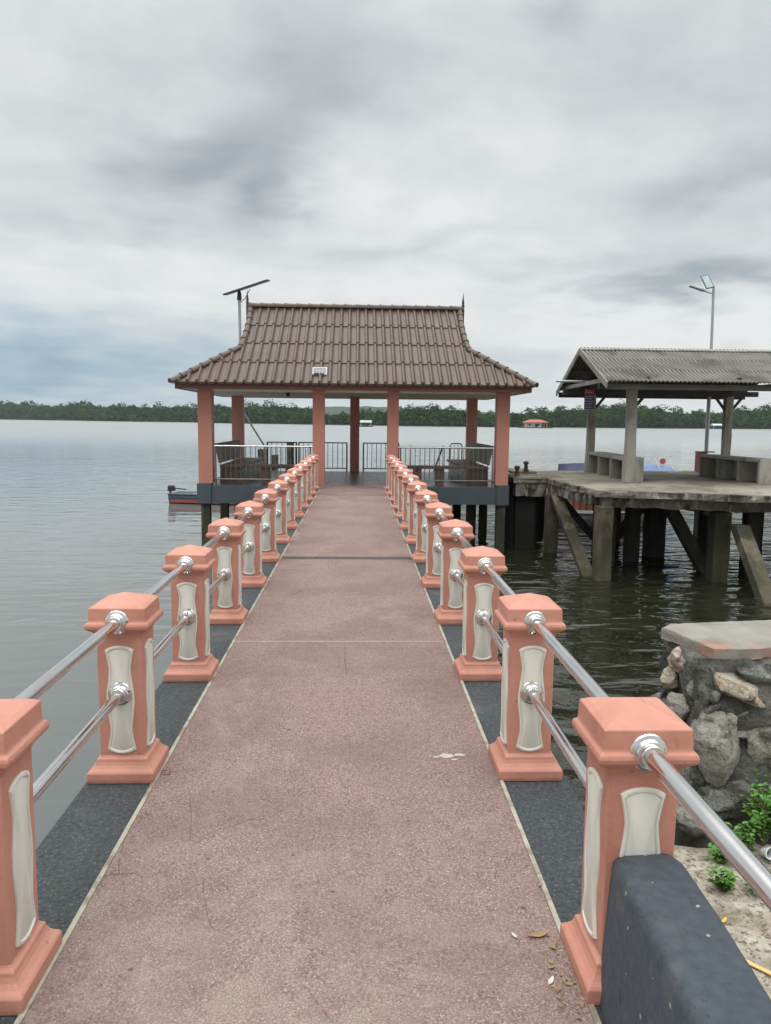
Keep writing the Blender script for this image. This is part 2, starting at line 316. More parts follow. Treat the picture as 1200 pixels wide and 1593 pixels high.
# ------------------------------------------------------------------ mesh builder
class MB:
    def __init__(s): s.v = []; s.f = []; s.M = Matrix.Identity(4)
    def pv(s, p): s.v.append(tuple(s.M @ Vector(p))); return len(s.v)-1
    def poly(s, pts): s.f.append([s.pv(p) for p in pts])
    def box(s, c, d, rz=0, taper=1.0, jit=0):
        a, b, h = d[0]/2, d[1]/2, d[2]/2; cs, sn = math.cos(rz), math.sin(rz); ids = []
        for z in (-1, 1):
            k = taper if z > 0 else 1
            for x, y in ((-1, -1), (1, -1), (1, 1), (-1, 1)):
                px, py = x*a*k, y*b*k
                ids.append(s.pv((c[0]+px*cs-py*sn+rnd.uniform(-jit, jit), c[1]+px*sn+py*cs+rnd.uniform(-jit, jit), c[2]+z*h+rnd.uniform(-jit, jit))))
        q = ids
        s.f += [[q[3], q[2], q[1], q[0]], [q[4], q[5], q[6], q[7]], [q[0], q[1], q[5], q[4]], [q[1], q[2], q[6], q[5]], [q[2], q[3], q[7], q[6]], [q[3], q[0], q[4], q[7]]]
        return s
    def b6(s, x0, x1, y0, y1, z0, z1): return s.box(((x0+x1)/2, (y0+y1)/2, (z0+z1)/2), (x1-x0, y1-y0, z1-z0))
    def prism(s, pts, z0, z1):
        n = len(pts); a = [s.pv((x, y, z0)) for x, y in pts]; b = [s.pv((x, y, z1)) for x, y in pts]
        s.f.append(a[::-1]); s.f.append(b)
        for i in range(n): s.f.append([a[i], a[(i+1) % n], b[(i+1) % n], b[i]])
        return s
    def rings(s, rings, cap=True):
        ids = [[s.pv(p) for p in r] for r in rings]; n = len(ids[0])
        for k in range(len(ids)-1):
            for i in range(n):
                s.f.append([ids[k][i], ids[k][(i+1) % n], ids[k+1][(i+1) % n], ids[k+1][i]])
        if cap: s.f.append(ids[0][::-1]); s.f.append(ids[-1])
        return s
    def tube(s, pts, r, n=10, cap=True, r2=None):
        pts = [Vector(p) for p in pts]; rs = []
        for i, p in enumerate(pts):
            d = (pts[min(i+1, len(pts)-1)]-pts[max(i-1, 0)]).normalized()
            up = Vector((0, 0, 1)) if abs(d.z) < .95 else Vector((1, 0, 0))
            a = d.cross(up).normalized(); b = a.cross(d)
            rr = r if r2 is None else r+(r2-r)*i/(len(pts)-1)
            rs.append([p + a*math.cos(2*math.pi*k/n)*rr + b*math.sin(2*math.pi*k/n)*rr for k in range(n)])
        return s.rings(rs, cap)
    def beam(s, p0, p1, w, h, roll=0):
        p0, p1 = Vector(p0), Vector(p1); d = (p1-p0).normalized()
        up = Vector((0, 0, 1)) if abs(d.z) < .97 else Vector((0, 1, 0))
        a = d.cross(up).normalized(); b = a.cross(d)
        rs = [[p+a*(w/2*x)+b*(h/2*y) for x, y in ((-1, -1), (1, -1), (1, 1), (-1, 1))] for p in (p0, p1)]
        return s.rings(rs)
    def sq(s, prof, c=(0, 0)):      # square turned profile
        return s.rings([[(c[0]+x*w, c[1]+y*w, z) for x, y in ((-1, -1), (1, -1), (1, 1), (-1, 1))] for w, z in prof])
    def lathe(s, prof, origin=(0, 0, 0), axis='z', n=20):
        rs = []
        for r, h in prof:
            ring = []
            for k in range(n):
                a = 2*math.pi*k/n; x, y = r*math.cos(a), r*math.sin(a)
                p = (x, y, h) if axis == 'z' else ((x, -h, y) if axis == '-y' else (x, h, -y))
                ring.append((origin[0]+p[0], origin[1]+p[1], origin[2]+p[2]))
            rs.append(ring)
        return s.rings(rs)
    def build(s, name, m, parent=None, smooth=False, bevel=0, angle=40):
        me = bpy.data.meshes.new(name); me.from_pydata(s.v, [], s.f)
        bm = bmesh.new(); bm.from_mesh(me); bmesh.ops.recalc_face_normals(bm, faces=bm.faces[:])
        bm.to_mesh(me); bm.free()
        me.materials.append(m)
        o = bpy.data.objects.new(name, me); COL.objects.link(o)
        if smooth:
            for p in me.polygons: p.use_smooth = True
            me.set_sharp_from_angle(angle=R(angle))
        if bevel:
            b = o.modifiers.new('bevel', 'BEVEL'); b.width = bevel; b.segments = 2; b.limit_method = 'ANGLE'; b.angle_limit = R(30)
        if parent:
            o.parent = parent
        return o
def tag(o, label=None, cat=None, group=None, kind=None):
    if label: o['label'] = label
    if cat: o['category'] = cat
    if group: o['group'] = group
    if kind: o['kind'] = kind
    return o
def thing(name, label, cat, loc=(0, 0, 0), group=None, rz=0):
    o = bpy.data.objects.new(name, None); COL.objects.link(o); o.location = loc; o.rotation_euler = (0, 0, rz); o.empty_display_size = .2
    return tag(o, label, cat, group)
def dup(root, loc, label, group=None, rz=None):
    r = root.copy(); COL.objects.link(r); r.location = loc; r['label'] = label
    if rz is not None: r.rotation_euler = (0, 0, rz)
    if group: r['group'] = group
    for ch in list(root.children):
        c = ch.copy(); COL.objects.link(c); c.parent = r
        for g in ch.children:
            d = g.copy(); COL.objects.link(d); d.parent = c
    return r
def struct(name, mb, m, parent=None, label=None, **k):
    o = mb.build(name, m, parent, **k)
    if not parent: tag(o, label, None, None, 'structure')
    return o
def local(mb, loc):     # vertices written in world metres, object parented to an Empty at loc
    mb.M = Matrix.Translation(-Vector(loc)); return mb
WZ = -1.65

# ------------------------------------------------------------------ water and land
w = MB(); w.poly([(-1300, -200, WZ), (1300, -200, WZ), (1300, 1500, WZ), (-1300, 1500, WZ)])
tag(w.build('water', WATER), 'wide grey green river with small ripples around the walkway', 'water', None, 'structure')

def land_height(x, y):
    # bank behind the camera that ends as a short sandy beach right of the walkway
    edge = 3.75 if x > 1.3 else (.4 if x < 1.0 else .4+(x-1.0)/.3*3.35)
    if x > 3.5: edge = 3.75-(x-3.5)*.25
    t = max(0, min(1, (y-edge)/1.1))
    h = -.52 - .03*(y-2) + .05*noise.noise(Vector((x*1.7, y*1.7, 0))) + .018*noise.noise(Vector((x*7, y*7, 3)))
    return h*(1-t)+(-3.2)*t
g = MB()
xs = [-90, -50, -25, -12, -6, -3, -1.3, 0, .9]+[.95+.06*i for i in range(60)]+[5, 6.5, 9, 14, 25, 50, 90]
ys = [-90, -50, -25, -12, -6, -3, -1.5, 0]+[.25+.06*i for i in range(80)]+[5.5, 7, 10, 15]
idx = [[g.pv((x, y, land_height(x, y))) for x in xs] for y in ys]
for j in range(len(ys)-1):
    for i in range(len(xs)-1): g.f.append([idx[j][i], idx[j][i+1], idx[j+1][i+1], idx[j+1][i]])
tag(g.build('ground', SAND, smooth=True, angle=180), 'pale littered sand on the river bank beside the wall', 'ground', None, 'structure')

# ------------------------------------------------------------------ walkway
YEND = 19.2
L0, L1 = -.885, .645
wk = MB(); wk.b6(L0, L1, -3, 8.86, -.16, 0); wk.b6(L0, L1, 9.045, 16.72, -.16, 0); wk.b6(L0, L1, 16.79, YEND, -.16, 0)
walk = struct('walkway', wk, PAVE, label='long red pebble walkway running out to the pavilion')
m_ = MB(); m_.b6(L0, L1, 8.861, 9.044, -.16, -.004); m_.b6(L0, L1, 16.721, 16.789, -.16, -.004); m_.build('joint_band', BAND, walk)
m_ = MB(); m_.b6(L0-.018, L0-.001, -3, YEND, -.16, .003); m_.b6(L1+.001, L1+.018, -3, YEND, -.16, .003); m_.build('edge_strip', KERBW, walk)
m_ = MB(); m_.b6(L0+.01, L1-.01, 5.49, 5.502, -.01, .0015); m_.build('joint_line', mat('joint_mortar', (.36, .26, .23), (.42, .31, .28), 20), walk)
m_ = MB(); m_.b6(-1.195, L0-.019, -3, YEND, -.22, -.006); m_.b6(L1+.019, .955, -3, YEND, -.22, -.006); m_.build('side_strip', NAVY, walk)
m_ = MB(); m_.b6(-1.16, -.90, -3, YEND, -.52, -.221); m_.b6(.66, .92, -3, YEND, -.52, -.221)
for y in (3, 7, 11, 15, 18.4): m_.b6(-.899, .659, y-.12, y+.12, -.5, -.222)
m_.build('beam', FASCIA, walk)
for y in (3.4, 7.4, 11.4, 15.4):
    for x in (-1.03, .79):
        MB().b6(x-.12, x+.12, y-.12, y+.12, -3.5, -.521).build('pile', PILE, walk, bevel=.01)
# scuffed mortar patch and crumbs
mp = MB()
for cx, cy_, s_ in ((.435, 3.54, .045), (.50, 3.55, .03), (.39, 3.53, .02), (.47, 3.50, .018)):
    n_ = 11; pts = [(cx+math.cos(a*2*math.pi/n_)*s_*rnd.uniform(.7, 1.2), cy_+math.sin(a*2*math.pi/n_)*s_*.55*rnd.uniform(.6, 1.2)) for a in range(n_)]
    mp.prism(pts, .0005, .004)
mp.build('mortar_patch', mat('pale_mortar', (.36, .31, .26), (.46, .42, .36), 30, bump=.5), walk)

# ------------------------------------------------------------------ salmon posts
def panel_outline():
    pts = []; H = .245; W = .0625
    def half(v):   # v 0..1 bottom->top : waisted then bulging side
        a = abs(v-.5)*2
        if a < .64: k = .865+.105*math.cos(a/.64*math.pi)
        else: k = .76+.24*((a-.64)/.36)**1.2
        return W*min(k, 1)
    nv = 22
    right = [(half(i/nv), -H+.018+(2*H-.036)*i/nv) for i in range(nv+1)]
    top = []
    for i in range(1, 12):
        u = i/12; x = half(1)*(1-2*u); top.append((x, H-.018+.020*(math.sin(u*math.pi)**.7)))
    left = [(-x, z) for x, z in right[::-1]]
    bot = [(-x, -z) for x, z in top]
    return right+top+left+bot
OUT = panel_outline()
def panel_mb(rz):
    mb = MB(); m = Matrix.Rotation(rz, 4, 'Z'); mb.M = m
    def ring(k, kz, d): return [(x*k, -.0985-d, .365+z*kz) for x, z in OUT]
    rs = [ring(1, 1, -.004), ring(1, 1, .004), ring(.94, .98, .008), ring(.84, .955, .008), ring(.78, .94, .003), ring(.70, .92, .006)]
    mb.rings(rs, cap=False)
    c = mb.pv((0, -.0985-.006, .365)); base = len(mb.v)-1-len(OUT)
    n = len(OUT)
    for i in range(n): mb.f.append([base+i, base+(i+1) % n, c])
    return mb
post = thing('walkway_post', '', 'post', (0, 0, 0))
MB().sq([(.143, -.004), (.145, .012), (.145, .042), (.139, .050), (.129, .058), (.119, .070), (.113, .084), (.111, .096), (.101, .104), (.098, .11)]).build('base', CORAL, post, bevel=.003)
MB().sq([(.0975, .100), (.0985, .665)]).build('shaft', CORAL, post, bevel=.005)
MB().sq([(.099, .650), (.103, .662), (.112, .674), (.126, .684), (.135, .692), (.137, .705), (.134, .716), (.125, .722), (.123, .730), (.121, .782), (.104, .792), (.004, .828)]).build('cap', CORAL, post, bevel=.003)
for k in range(4): panel_mb(k*math.pi/2).build('panel', CREAM, post, smooth=True, angle=35)
FL = [(.053, 0), (.053, .004), (.050, .008), (.043, .011), (.041, .012), (.0405, .020), (.037, .024), (.0335, .025), (.033, .038), (.031, .041), (.0255, .0415)]
for z, d in ((.722, .1215), (.395, .104)):
    MB().lathe(FL, (0, -d, z), '-y', 28).build('collar', STEEL, post, smooth=True, angle=24)
    MB().lathe(FL, (0, d, z), 'y', 28).build('collar', STEEL, post, smooth=True, angle=24)
ORD = ['nearest', 'second', 'third', 'fourth', 'fifth', 'sixth', 'seventh', 'eighth', 'ninth', 'tenth', 'eleventh', 'twelfth', 'farthest']
collars = [c for c in post.children if c.name.startswith('collar')]
PX = {'left': -1.04, 'right': .788}
first = True
for side in ('left', 'right'):
    for i in range(13):
        y = 2.085+1.343*i
        if i == 0:
            lab = ('salmon post with brown stain, cut off by the lower left corner' if side == 'left' else 'large salmon post rising from the end of the dark grey kerb wall')
        elif i == 12: lab = 'last small salmon post of the %s row, beside the pavilion column' % side
        else: lab = '%s salmon post from the camera in the %s row along the walkway' % (ORD[i], side)
        loc = (PX[side], y, 0)
        if first: post.location = loc; post['label'] = lab; post['group'] = 'salmon posts along the walkway'; first = False
        else:
            q = dup(post, loc, lab, 'salmon posts along the walkway')
            if side == 'right' and i == 0:      # the kerb wall meets this face, so it has no lower collar
                for c in list(q.children):
                    if c.data == collars[2].data: bpy.data.objects.remove(c)
for side in ('left', 'right'):
    x = PX[side]
    for z, r, nm in ((.722, .0245, 'upper'), (.395, .0225, 'lower')):
        loc = (x, 2.0, z)
        y0 = 0.3 if nm == 'upper' else (.3 if side == 'left' else 2.2)
        mb = local(MB(), loc); pts = [(x, y0+(19.0-y0)*k/24, z) for k in range(25)]; mb.tube(pts, r, 18)
        o = mb.build('handrail', STEEL, None, smooth=True); o.location = loc
        tag(o, '%s polished steel rail threading the %s row of salmon posts' % (nm, side), 'handrail', 'steel rails between the posts')

# ------------------------------------------------------------------ dark kerb wall at the first right post
kb = MB()
prof = [(-.125, -.9), (-.118, 0.0), (-.095, .395), (-.090, .416), (-.080, .427), (-.06, .433), (.055, .435), (.078, .430), (.092, .418), (.097, .395), (.11, -.9)]
ks = []
for k in range(90):
    y = 1.985-k*.045; xo = .800-.055*min(1.2, 1.985-y)
    end = (-.018 if k == 0 else -.004 if k == 1 else 0)
    ks.append([(xo+px*(1+end*2)+.006*noise.noise(Vector((y*4, px*9, pz*4)))+.002*noise.noise(Vector((y*30, px*30, pz*30))), y+.004*noise.noise(Vector((px*40, pz*40, 1)))*(k == 0), pz+(end+.006*noise.noise(Vector((px*9, y*3, 2)))+.002*noise.noise(Vector((px*40, y*30, 2))))*(1 if pz > 0 else 0)) for px, pz in prof])
kb.rings(ks)
o = kb.build('kerb_wall', mat('dark_grey_render', (.034, .044, .058), (.060, .073, .092), 40, 9, rough=.85, bump=.6, bscale=90, bdist=.004, bdetail=6,
    stains=[((.13, .137, .14), 6, .52, .74, .32), ((.02, .022, .026), 8, .62, .72, .6)], spots=[((.38, .34, .27), 80, .993, .8), ((.018, .023, .03), 140, .95, .5)]), None, smooth=True, angle=50)
tag(o, 'low dark grey rendered kerb wall running from the nearest right post', 'wall')

# ------------------------------------------------------------------ stone wall on the right
SWL = (2.4, 4.15, -.6)
sw = thing('stone_wall', 'rubble stone wall with concrete cap at the right edge by the water', 'wall', SWL)
def lumpy_block(x0, x1, y0, y1, z0, z1, amp, step=.035):
    bm = bmesh.new(); bmesh.ops.create_cube(bm, size=1)
    for v in bm.verts: v.co = Vector(((x0+x1)/2+v.co.x*(x1-x0), (y0+y1)/2+v.co.y*(y1-y0), (z0+z1)/2+v.co.z*(z1-z0)))
    for _ in range(4): bmesh.ops.subdivide_edges(bm, edges=bm.edges[:], cuts=1 if _ < 3 else 2, use_grid_fill=True)
    for v in bm.verts:
        n = v.normal
        v.co += Vector((noise.noise(v.co*7), noise.noise(v.co*7+Vector((9, 0, 0))), 0))*amp*1.4+Vector((noise.noise(v.co*23), noise.noise(v.co*23+Vector((5, 0, 0))), .2*noise.noise(v.co*20)))*amp
    return bm
def link_bm(bm, name, m, parent, off, smooth=True):
    me = bpy.data.meshes.new(name)
    for v in bm.verts: v.co -= Vector(off)
    bmesh.ops.recalc_face_normals(bm, faces=bm.faces[:])
    bm.to_mesh(me); bm.free(); me.materials.append(m)
    for p in me.polygons: p.use_smooth = smooth
    o = bpy.data.objects.new(name, me); COL.objects.link(o)
    if parent: o.parent = parent
    return o
link_bm(lumpy_block(1.82, 4.6, 3.935, 4.42, -1.9, .362, .042), 'mortar_core', MORTAR, sw, SWL)
cp = local(MB(), SWL); capo = [(1.78, 4.33), (1.80, 4.28), (1.895, 3.93), (1.93, 3.92), (2.3, 3.955), (2.9, 4.0), (4.7, 4.1), (4.7, 4.62), (2.6, 4.53), (1.86, 4.42)]
cq = []
for i in range(len(capo)):
    a_, b_ = Vector(capo[i]), Vector(capo[(i+1) % len(capo)]); k_ = max(1, int((b_-a_).length/.03))
    for j in range(k_):
        p_ = a_+(b_-a_)*(j/k_); cq.append((p_.x+.012*noise.noise(Vector((p_.x*14, p_.y*14, 1))), p_.y+.016*noise.noise(Vector((p_.x*14, p_.y*14, 5)))))
cp.rings([[(x+.006*noise.noise(Vector((x*40, y*40, z*90))), y+.008*noise.noise(Vector((x*40, y*40, z*90+3))), z+(.006*noise.noise(Vector((x*25, y*25, z))) if z < .41 else .003*noise.noise(Vector((x*9, y*9, 0))))) for x, y in cq] for z in (.358, .375, .395, .414)]+[[(x+(2.6-x)*.006, y+(4.28-y)*.03, .421) for x, y in cq]])
cp.build('cap_slab', CAPC, sw, smooth=True, angle=35)
def stone(c, d, m, seed, rot=0, amp=.16, tilt=0):
    bm = bmesh.new(); bmesh.ops.create_icosphere(bm, subdivisions=4 if seed < 30 else 3, radius=1)
    rr = random.Random(seed)
    planes = [Vector((rr.uniform(-1, 1), rr.uniform(-1, 1), rr.uniform(-1, 1))).normalized() for _ in range(11)]
    for v in bm.verts:
        p = v.co.normalized(); k = 1.0
        for q in planes:
            dt = p.dot(q)
            if dt > .05: k = min(k, (.70 if seed % 2 else .78)/dt)
        k *= 1+amp*.5*noise.noise(p*2+Vector((seed, 0, 0)))+amp*.32*noise.noise(p*6+Vector((0, seed, 0)))+amp*.22*noise.noise(p*15)
        v.co = p*k
    mt = Matrix.Translation(c) @ Matrix.Rotation(rot, 4, 'Y') @ Matrix.Rotation(tilt, 4, 'Z') @ Matrix.Diagonal((d[0]/2*1.2, d[1]/2*1.2, d[2]/2*1.2, 1))
    for v in bm.verts: v.co = mt @ v.co
    o = link_bm(bm, 'stone', m, sw, SWL); o.data.set_sharp_from_angle(angle=R(26)); return o
stones = [((1.80, 4.12, .285), (.13, .16, .13), ST_PINK, 1, 0), ((2.06, 3.955, .185), (.33, .16, .12), ST_TAN, 2, .42), ((2.19, 3.965, .275), (.30, .14, .10), ST_SLATE, 3, .12),
          ((1.935, 3.93, -.135), (.23, .22, .37), ST_GREY, 4, -.12), ((2.37, 3.97, .20), (.17, .14, .16), ST_PINK, 5, 0), ((2.36, 3.965, .055), (.14, .12, .10), ST_TAN, 6, .3),
          ((2.26, 3.95, -.14), (.32, .18, .28), ST_GREY, 7, .2), ((1.795, 4.08, .04), (.12, .16, .15), ST_GREY, 8, .2), ((1.80, 4.2, .155), (.10, .12, .12), ST_TAN, 9, 0),
          ((1.92, 3.99, .29), (.12, .1, .09), ST_SLATE, 10, .2), ((2.10, 3.975, .065), (.20, .12, .12), ST_SLATE, 11, -.2), ((1.86, 3.985, .16), (.12, .12, .14), ST_SLATE, 12, 0),
          ((2.05, 3.93, -.42), (.36, .22, .22), ST_SLATE, 13, .1), ((1.80, 4.0, -.28), (.18, .16, .26), ST_SLATE, 14, .1), ((2.42, 3.95, -.42), (.30, .2, .24), ST_GREY, 15, .3),
          ((1.83, 3.93, -.52), (.22, .18, .2), ST_GREY, 16, 0), ((2.62, 3.98, .12), (.3, .16, .26), ST_GREY, 17, 0), ((2.70, 3.98, -.2), (.3, .2, .3), ST_PINK, 18, .2), ((2.95, 4.0, .05), (.3, .2, .4), ST_SLATE, 19, .1),
          ((1.80, 4.32, -.1), (.14, .2, .22), ST_SLATE, 20, 0), ((2.52, 3.96, .30), (.18, .1, .08), ST_SLATE, 21, 0)]
rs3 = random.Random(11)
for row, (z, h) in enumerate(((.27, .12), (.10, .2), (-.14, .24), (-.40, .24))):
    x = 3.12 if row < 3 else 2.72
    while x < 4.6:
        w_ = rs3.uniform(.16, .34); stones.append(((x+w_/2, 3.965+.02*rs3.random(), z+rs3.uniform(-.03, .03)), (w_, .2, h*rs3.uniform(.85, 1.15)), rs3.choice((ST_GREY, ST_GREY, ST_SLATE, ST_PINK, ST_TAN)), 40+len(stones), rs3.uniform(-.3, .3))); x += w_*1.0
for k in range(34):      # small packing stones pressed into the mortar
    stones.append(((rs3.uniform(1.88, 2.9), 3.925+.01*rs3.random(), rs3.uniform(-.45, .32)), (rs3.uniform(.04, .10), .06, rs3.uniform(.03, .07)), rs3.choice((ST_GREY, ST_SLATE, ST_TAN, ST_SLATE)), 90+k, rs3.uniform(-.8, .8)))
for c, d, m, sd_, ro in stones: stone(c, d, m, sd_, ro)

# ------------------------------------------------------------------ weeds, stick, cup, litter on the sand
def gz(x, y): return land_height(x, y)
def weed(x, y, h, n, label, spread=.09, seed=1):
    rr = random.Random(seed); z = gz(x, y)-.01
    t = thing('weed', label, 'plant', (x, y, z), 'leafy weeds at the foot of the stone wall')
    st = MB(); lf = MB()
    for k in range(n):
        a = rr.uniform(0, 2*math.pi); l = rr.uniform(.25, 1)
        tip = Vector((math.cos(a)*spread*l, math.sin(a)*spread*l, h*rr.uniform(.45, 1)))
        st.tube([(0, 0, 0), tip*.5+Vector((0, 0, h*.08)), tip], .0028, 5, r2=.0012)
        for j in range(rr.randint(7, 11)):
            u = rr.uniform(.3, 1.05); b = tip*u; aa = rr.uniform(0, 2*math.pi); L = rr.uniform(.022, .045); wd = L*.30
            d = Vector((math.cos(aa), math.sin(aa), rr.uniform(.0, .9))).normalized(); sdv = d.cross(Vector((0, 0, 1))).normalized(); up = sdv.cross(d)
            rows = [b, b+d*L*.3+sdv*wd+up*.003, b+d*L*.72+sdv*wd*.85, b+d*L-up*.006, b+d*L*.72-sdv*wd*.85, b+d*L*.3-sdv*wd+up*.003]
            mid = [b+d*L*.3-up*.004, b+d*L*.72-up*.005]
            lf.poly([rows[0], rows[1], mid[0]]); lf.poly([rows[1], rows[2], mid[1], mid[0]]); lf.poly([rows[2], rows[3], mid[1]])
            lf.poly([rows[3], rows[4], mid[1]]); lf.poly([rows[4], rows[5], mid[0], mid[1]]); lf.poly([rows[5], rows[0], mid[0]])
    st.build('stem', STEMG, t, smooth=True); lf.build('foliage', LEAFG, t)
weed(2.13, 3.72, .38, 40, 'tallest bright green weed against the stone wall at the right edge', .16, 1)
weed(2.25, 3.50, .24, 26, 'green weed beside the white cup at the right edge', .16, 2)
weed(1.82, 3.55, .12, 12, 'low green weed behind the steel rail near the salmon post', .09, 3)
weed(1.70, 3.28, .13, 12, 'small green weed beside the top of the dark kerb wall', .09, 4)
weed(1.86, 3.26, .10, 10, 'spreading low weed on the sand between kerb wall and rail', .10, 5)
weed(1.98, 3.64, .17, 12, 'yellowish green weed at the foot of the oval boulder', .08, 6)
# paper cup
z = gz(2.07, 3.58)
cu = thing('paper_cup', 'crushed white paper cup lying among the weeds', 'cup', (2.07, 3.58, z+.035))
c_ = MB(); c_.M = Matrix.Rotation(R(62), 4, 'X') @ Matrix.Rotation(R(35), 4, 'Z') @ Matrix.Diagonal((1, .7, 1, 1))
c_.lathe([(.024, -.045), (.036, .045), (.039, .046), (.039, .050), (.034, .050), (.022, -.04)], n=18); c_.build('cup_wall', WHITEP, cu, smooth=True)
# flat wooden spatula
stc = MB(); a0 = Vector((1.575, 2.86)); a1 = Vector((1.72, 2.70)); d = (a1-a0).normalized(); nrm = Vector((-d.y, d.x)); Ls = (a1-a0).length
pts = [(0, .004), (.006, .009), (.02, .013), (.05, .010), (Ls*.55, .009), (Ls*.8, .0135), (Ls*.97, .013), (Ls, .005)]
out2 = [a0+d*u+nrm*v for u, v in pts]+[a0+d*u-nrm*v for u, v in pts[::-1]]
zb = max(gz(a0.x, a0.y), gz(a1.x, a1.y))+.004
stc.prism([(p.x, p.y) for p in out2], zb, zb+.005)
tag(stc.build('wooden_stick', STICK, bevel=.001), 'flat yellow wooden stick lying on the sand at the right edge', 'stick')
# pebbles, shells and twigs on the sand
peb = MB()
for k in range(420):
    x = rnd.uniform(.9, 2.9); y = rnd.uniform(1.2, 3.7)
    if x > 1.8+0*y and y > 3.8: continue
    s_ = rnd.uniform(.003, .012)*(2.0 if rnd.random() < .06 else 1); zz = gz(x, y)
    peb.box((x, y, zz+s_*.2), (s_*rnd.uniform(1, 2.2), s_*rnd.uniform(.8, 1.6), s_), rnd.uniform(0, 3), .6, s_*.2)
tag(peb.build('gravel', mat('mixed_pebbles', (.10, .085, .065), (.45, .41, .35), 22, rough=.9), smooth=True, angle=30), 'scattered pebbles and shell bits on the sand', None, None, 'stuff')
tw = MB()
for k in range(120):
    x = rnd.uniform(.95, 2.4); y = rnd.uniform(1.6, 3.72); a = rnd.uniform(0, 3.14); l = rnd.uniform(.01, .05); zz = gz(x, y)+.006
    tw.tube([(x, y, zz), (x+math.cos(a)*l*.5, y+math.sin(a)*l*.5, zz+.006), (x+math.cos(a)*l, y+math.sin(a)*l, zz)], .0016, 5)
for k in range(60):   # leaf crumbs blown against the first right post on the paving
    x = rnd.gauss(.60, .035); y = rnd.gauss(2.02, .16)
    if x > .64 and abs(y-2.09) < .16: continue
    if x > .655: continue
    s_ = rnd.uniform(.004, .016); a = rnd.uniform(0, 3.14); zz = .004
    tw.poly([(x+math.cos(a+b)*s_*q, y+math.sin(a+b)*s_*q, zz+rnd.uniform(0, .006)) for b, q in ((0, 1), (1.3, .5), (3.1, 1), (4.6, .5))])
tag(tw.build('dry_litter', DRYL), 'dry twigs and leaf crumbs scattered by the nearest right post', None, None, 'stuff')
def leaf_thing(name, x, y, z, L, a, m, label, curl=.25):
    t = MB(); n = 8; rs = []
    for i in range(n+1):
        u = i/n; wv = L*.17*math.sin(math.pi*min(max(u, .03), .97))**.8; zc = z+L*curl*(u-.5)**2*2
        p = Vector((x, y, 0))+Vector((math.cos(a), math.sin(a), 0))*(u-.5)*L; s2 = Vector((-math.sin(a), math.cos(a), 0))
        rs.append([(p-s2*wv+Vector((0, 0, zc+wv*.35))), (p+Vector((0, 0, zc))), (p+s2*wv+Vector((0, 0, zc+wv*.35)))])
    ids = [[t.pv(q) for q in r] for r in rs]
    for i in range(n):
        for j in range(2): t.f.append([ids[i][j], ids[i][j+1], ids[i+1][j+1], ids[i+1][j]])
    tag(t.build(name, m, smooth=True, angle=180), label, 'leaf')
leaf_thing('dry_leaf', .575, 2.23, .003, .07, .2, DRYL, 'long brown dry leaf on the paving edge behind the post base')
leaf_thing('dry_leaf', .565, 2.03, .003, .04, 1.0, mat('bleached_leaf', (.50, .45, .38), (.62, .58, .50), 20), 'pale bleached leaf on the paving near the right post')
leaf_thing('dry_leaf', .50, 2.23, .003, .03, 2.0, mat('ash_leaf', (.42, .40, .37), (.55, .52, .48), 20), 'small whitish leaf scrap on the paving, left of the brown leaf')
leaf_thing('fallen_bloom', 1.60, 3.06, gz(1.60, 3.06)+.012, .05, .8, mat('yellow_petal', (.5, .3, .04), (.6, .4, .06), 20), 'yellow withered bloom on the sand beside the kerb wall')
tg = MB(); tg.tube([(-.86, 3.38, .012), (-.88, 3.36, .02), (-.862, 3.34, .012), (-.84, 3.35, .008), (-.845, 3.38, .01)], .002, 6)
tag(tg.build('wire_loop', RUST, smooth=True), 'tiny rusty wire loop at the left edge of the walkway', 'wire')

# ------------------------------------------------------------------ pavilion
PV = (-.08, 21.9, 0)
XC = -.08; YC = 21.95; YF = 19.35; YB = 24.5
pav = thing('pavilion', 'open pavilion with brown tiled roof and salmon columns at the end of the walkway', 'pavilion', PV)
def P(): return local(MB(), PV)
P().b6(-3.93, 3.76, 19.23, 24.9, -.14, -.012).build('floor', BTILE, pav)
grt = P()
for i in range(1, 17): grt.b6(-3.93+i*.45-.004, -3.93+i*.45+.004, 19.24, 24.9, -.012, -.009)
for j in range(1, 13): grt.b6(-3.93, 3.76, 19.23+j*.45-.004, 19.23+j*.45+.004, -.012, -.0085)
grt.build('floor_joints', mat('dark_grout', (.03, .026, .024), (.045, .04, .036), 9), pav)
fb = P()
fb.b6(-3.62, -1.21, 19.19, 19.45, -.46, -.02); fb.b6(.97, 3.48, 19.19, 19.45, -.46, -.02); fb.b6(-1.21, .97, 19.21, 19.45, -.46, -.165)
fb.b6(-3.9, -3.64, 19.5, 24.9, -.46, -.145); fb.b6(3.5, 3.74, 19.5, 24.9, -.46, -.145); fb.b6(-3.64, 3.5, 24.66, 24.9, -.46, -.145)
fb.build('edge_beam', FASCIA, pav, bevel=.006)
for x0, x1 in ((-3.97, -3.62), (3.48, 3.80)):
    P().b6(x0, x1, 19.15, 19.5, -.47, .03).build('corner_block', FASCIA, pav, bevel=.006)
for x in (-3.78, 3.62):
    for y in (19.33, 22, 24.5): P().b6(x-.11, x+.11, y-.11, y+.11, -3.4, -.471).build('pile', PILE, pav, bevel=.01)
for x in (-2.6, -1.2, .95, 2.35, 3.05):
    for y in (20.5, 23.5): P().b6(x-.12, x+.12, y-.12, y+.12, -3.4, -.40).build('pile', PILE, pav, bevel=.01)
P().b6(-3.6, 3.45, 20.4, 20.62, -.40, -.145).build('cross_beam', PILE, pav)
P().b6(-3.6, 3.45, 23.4, 23.62, -.40, -.145).build('cross_beam', PILE, pav)
ZS = 2.345
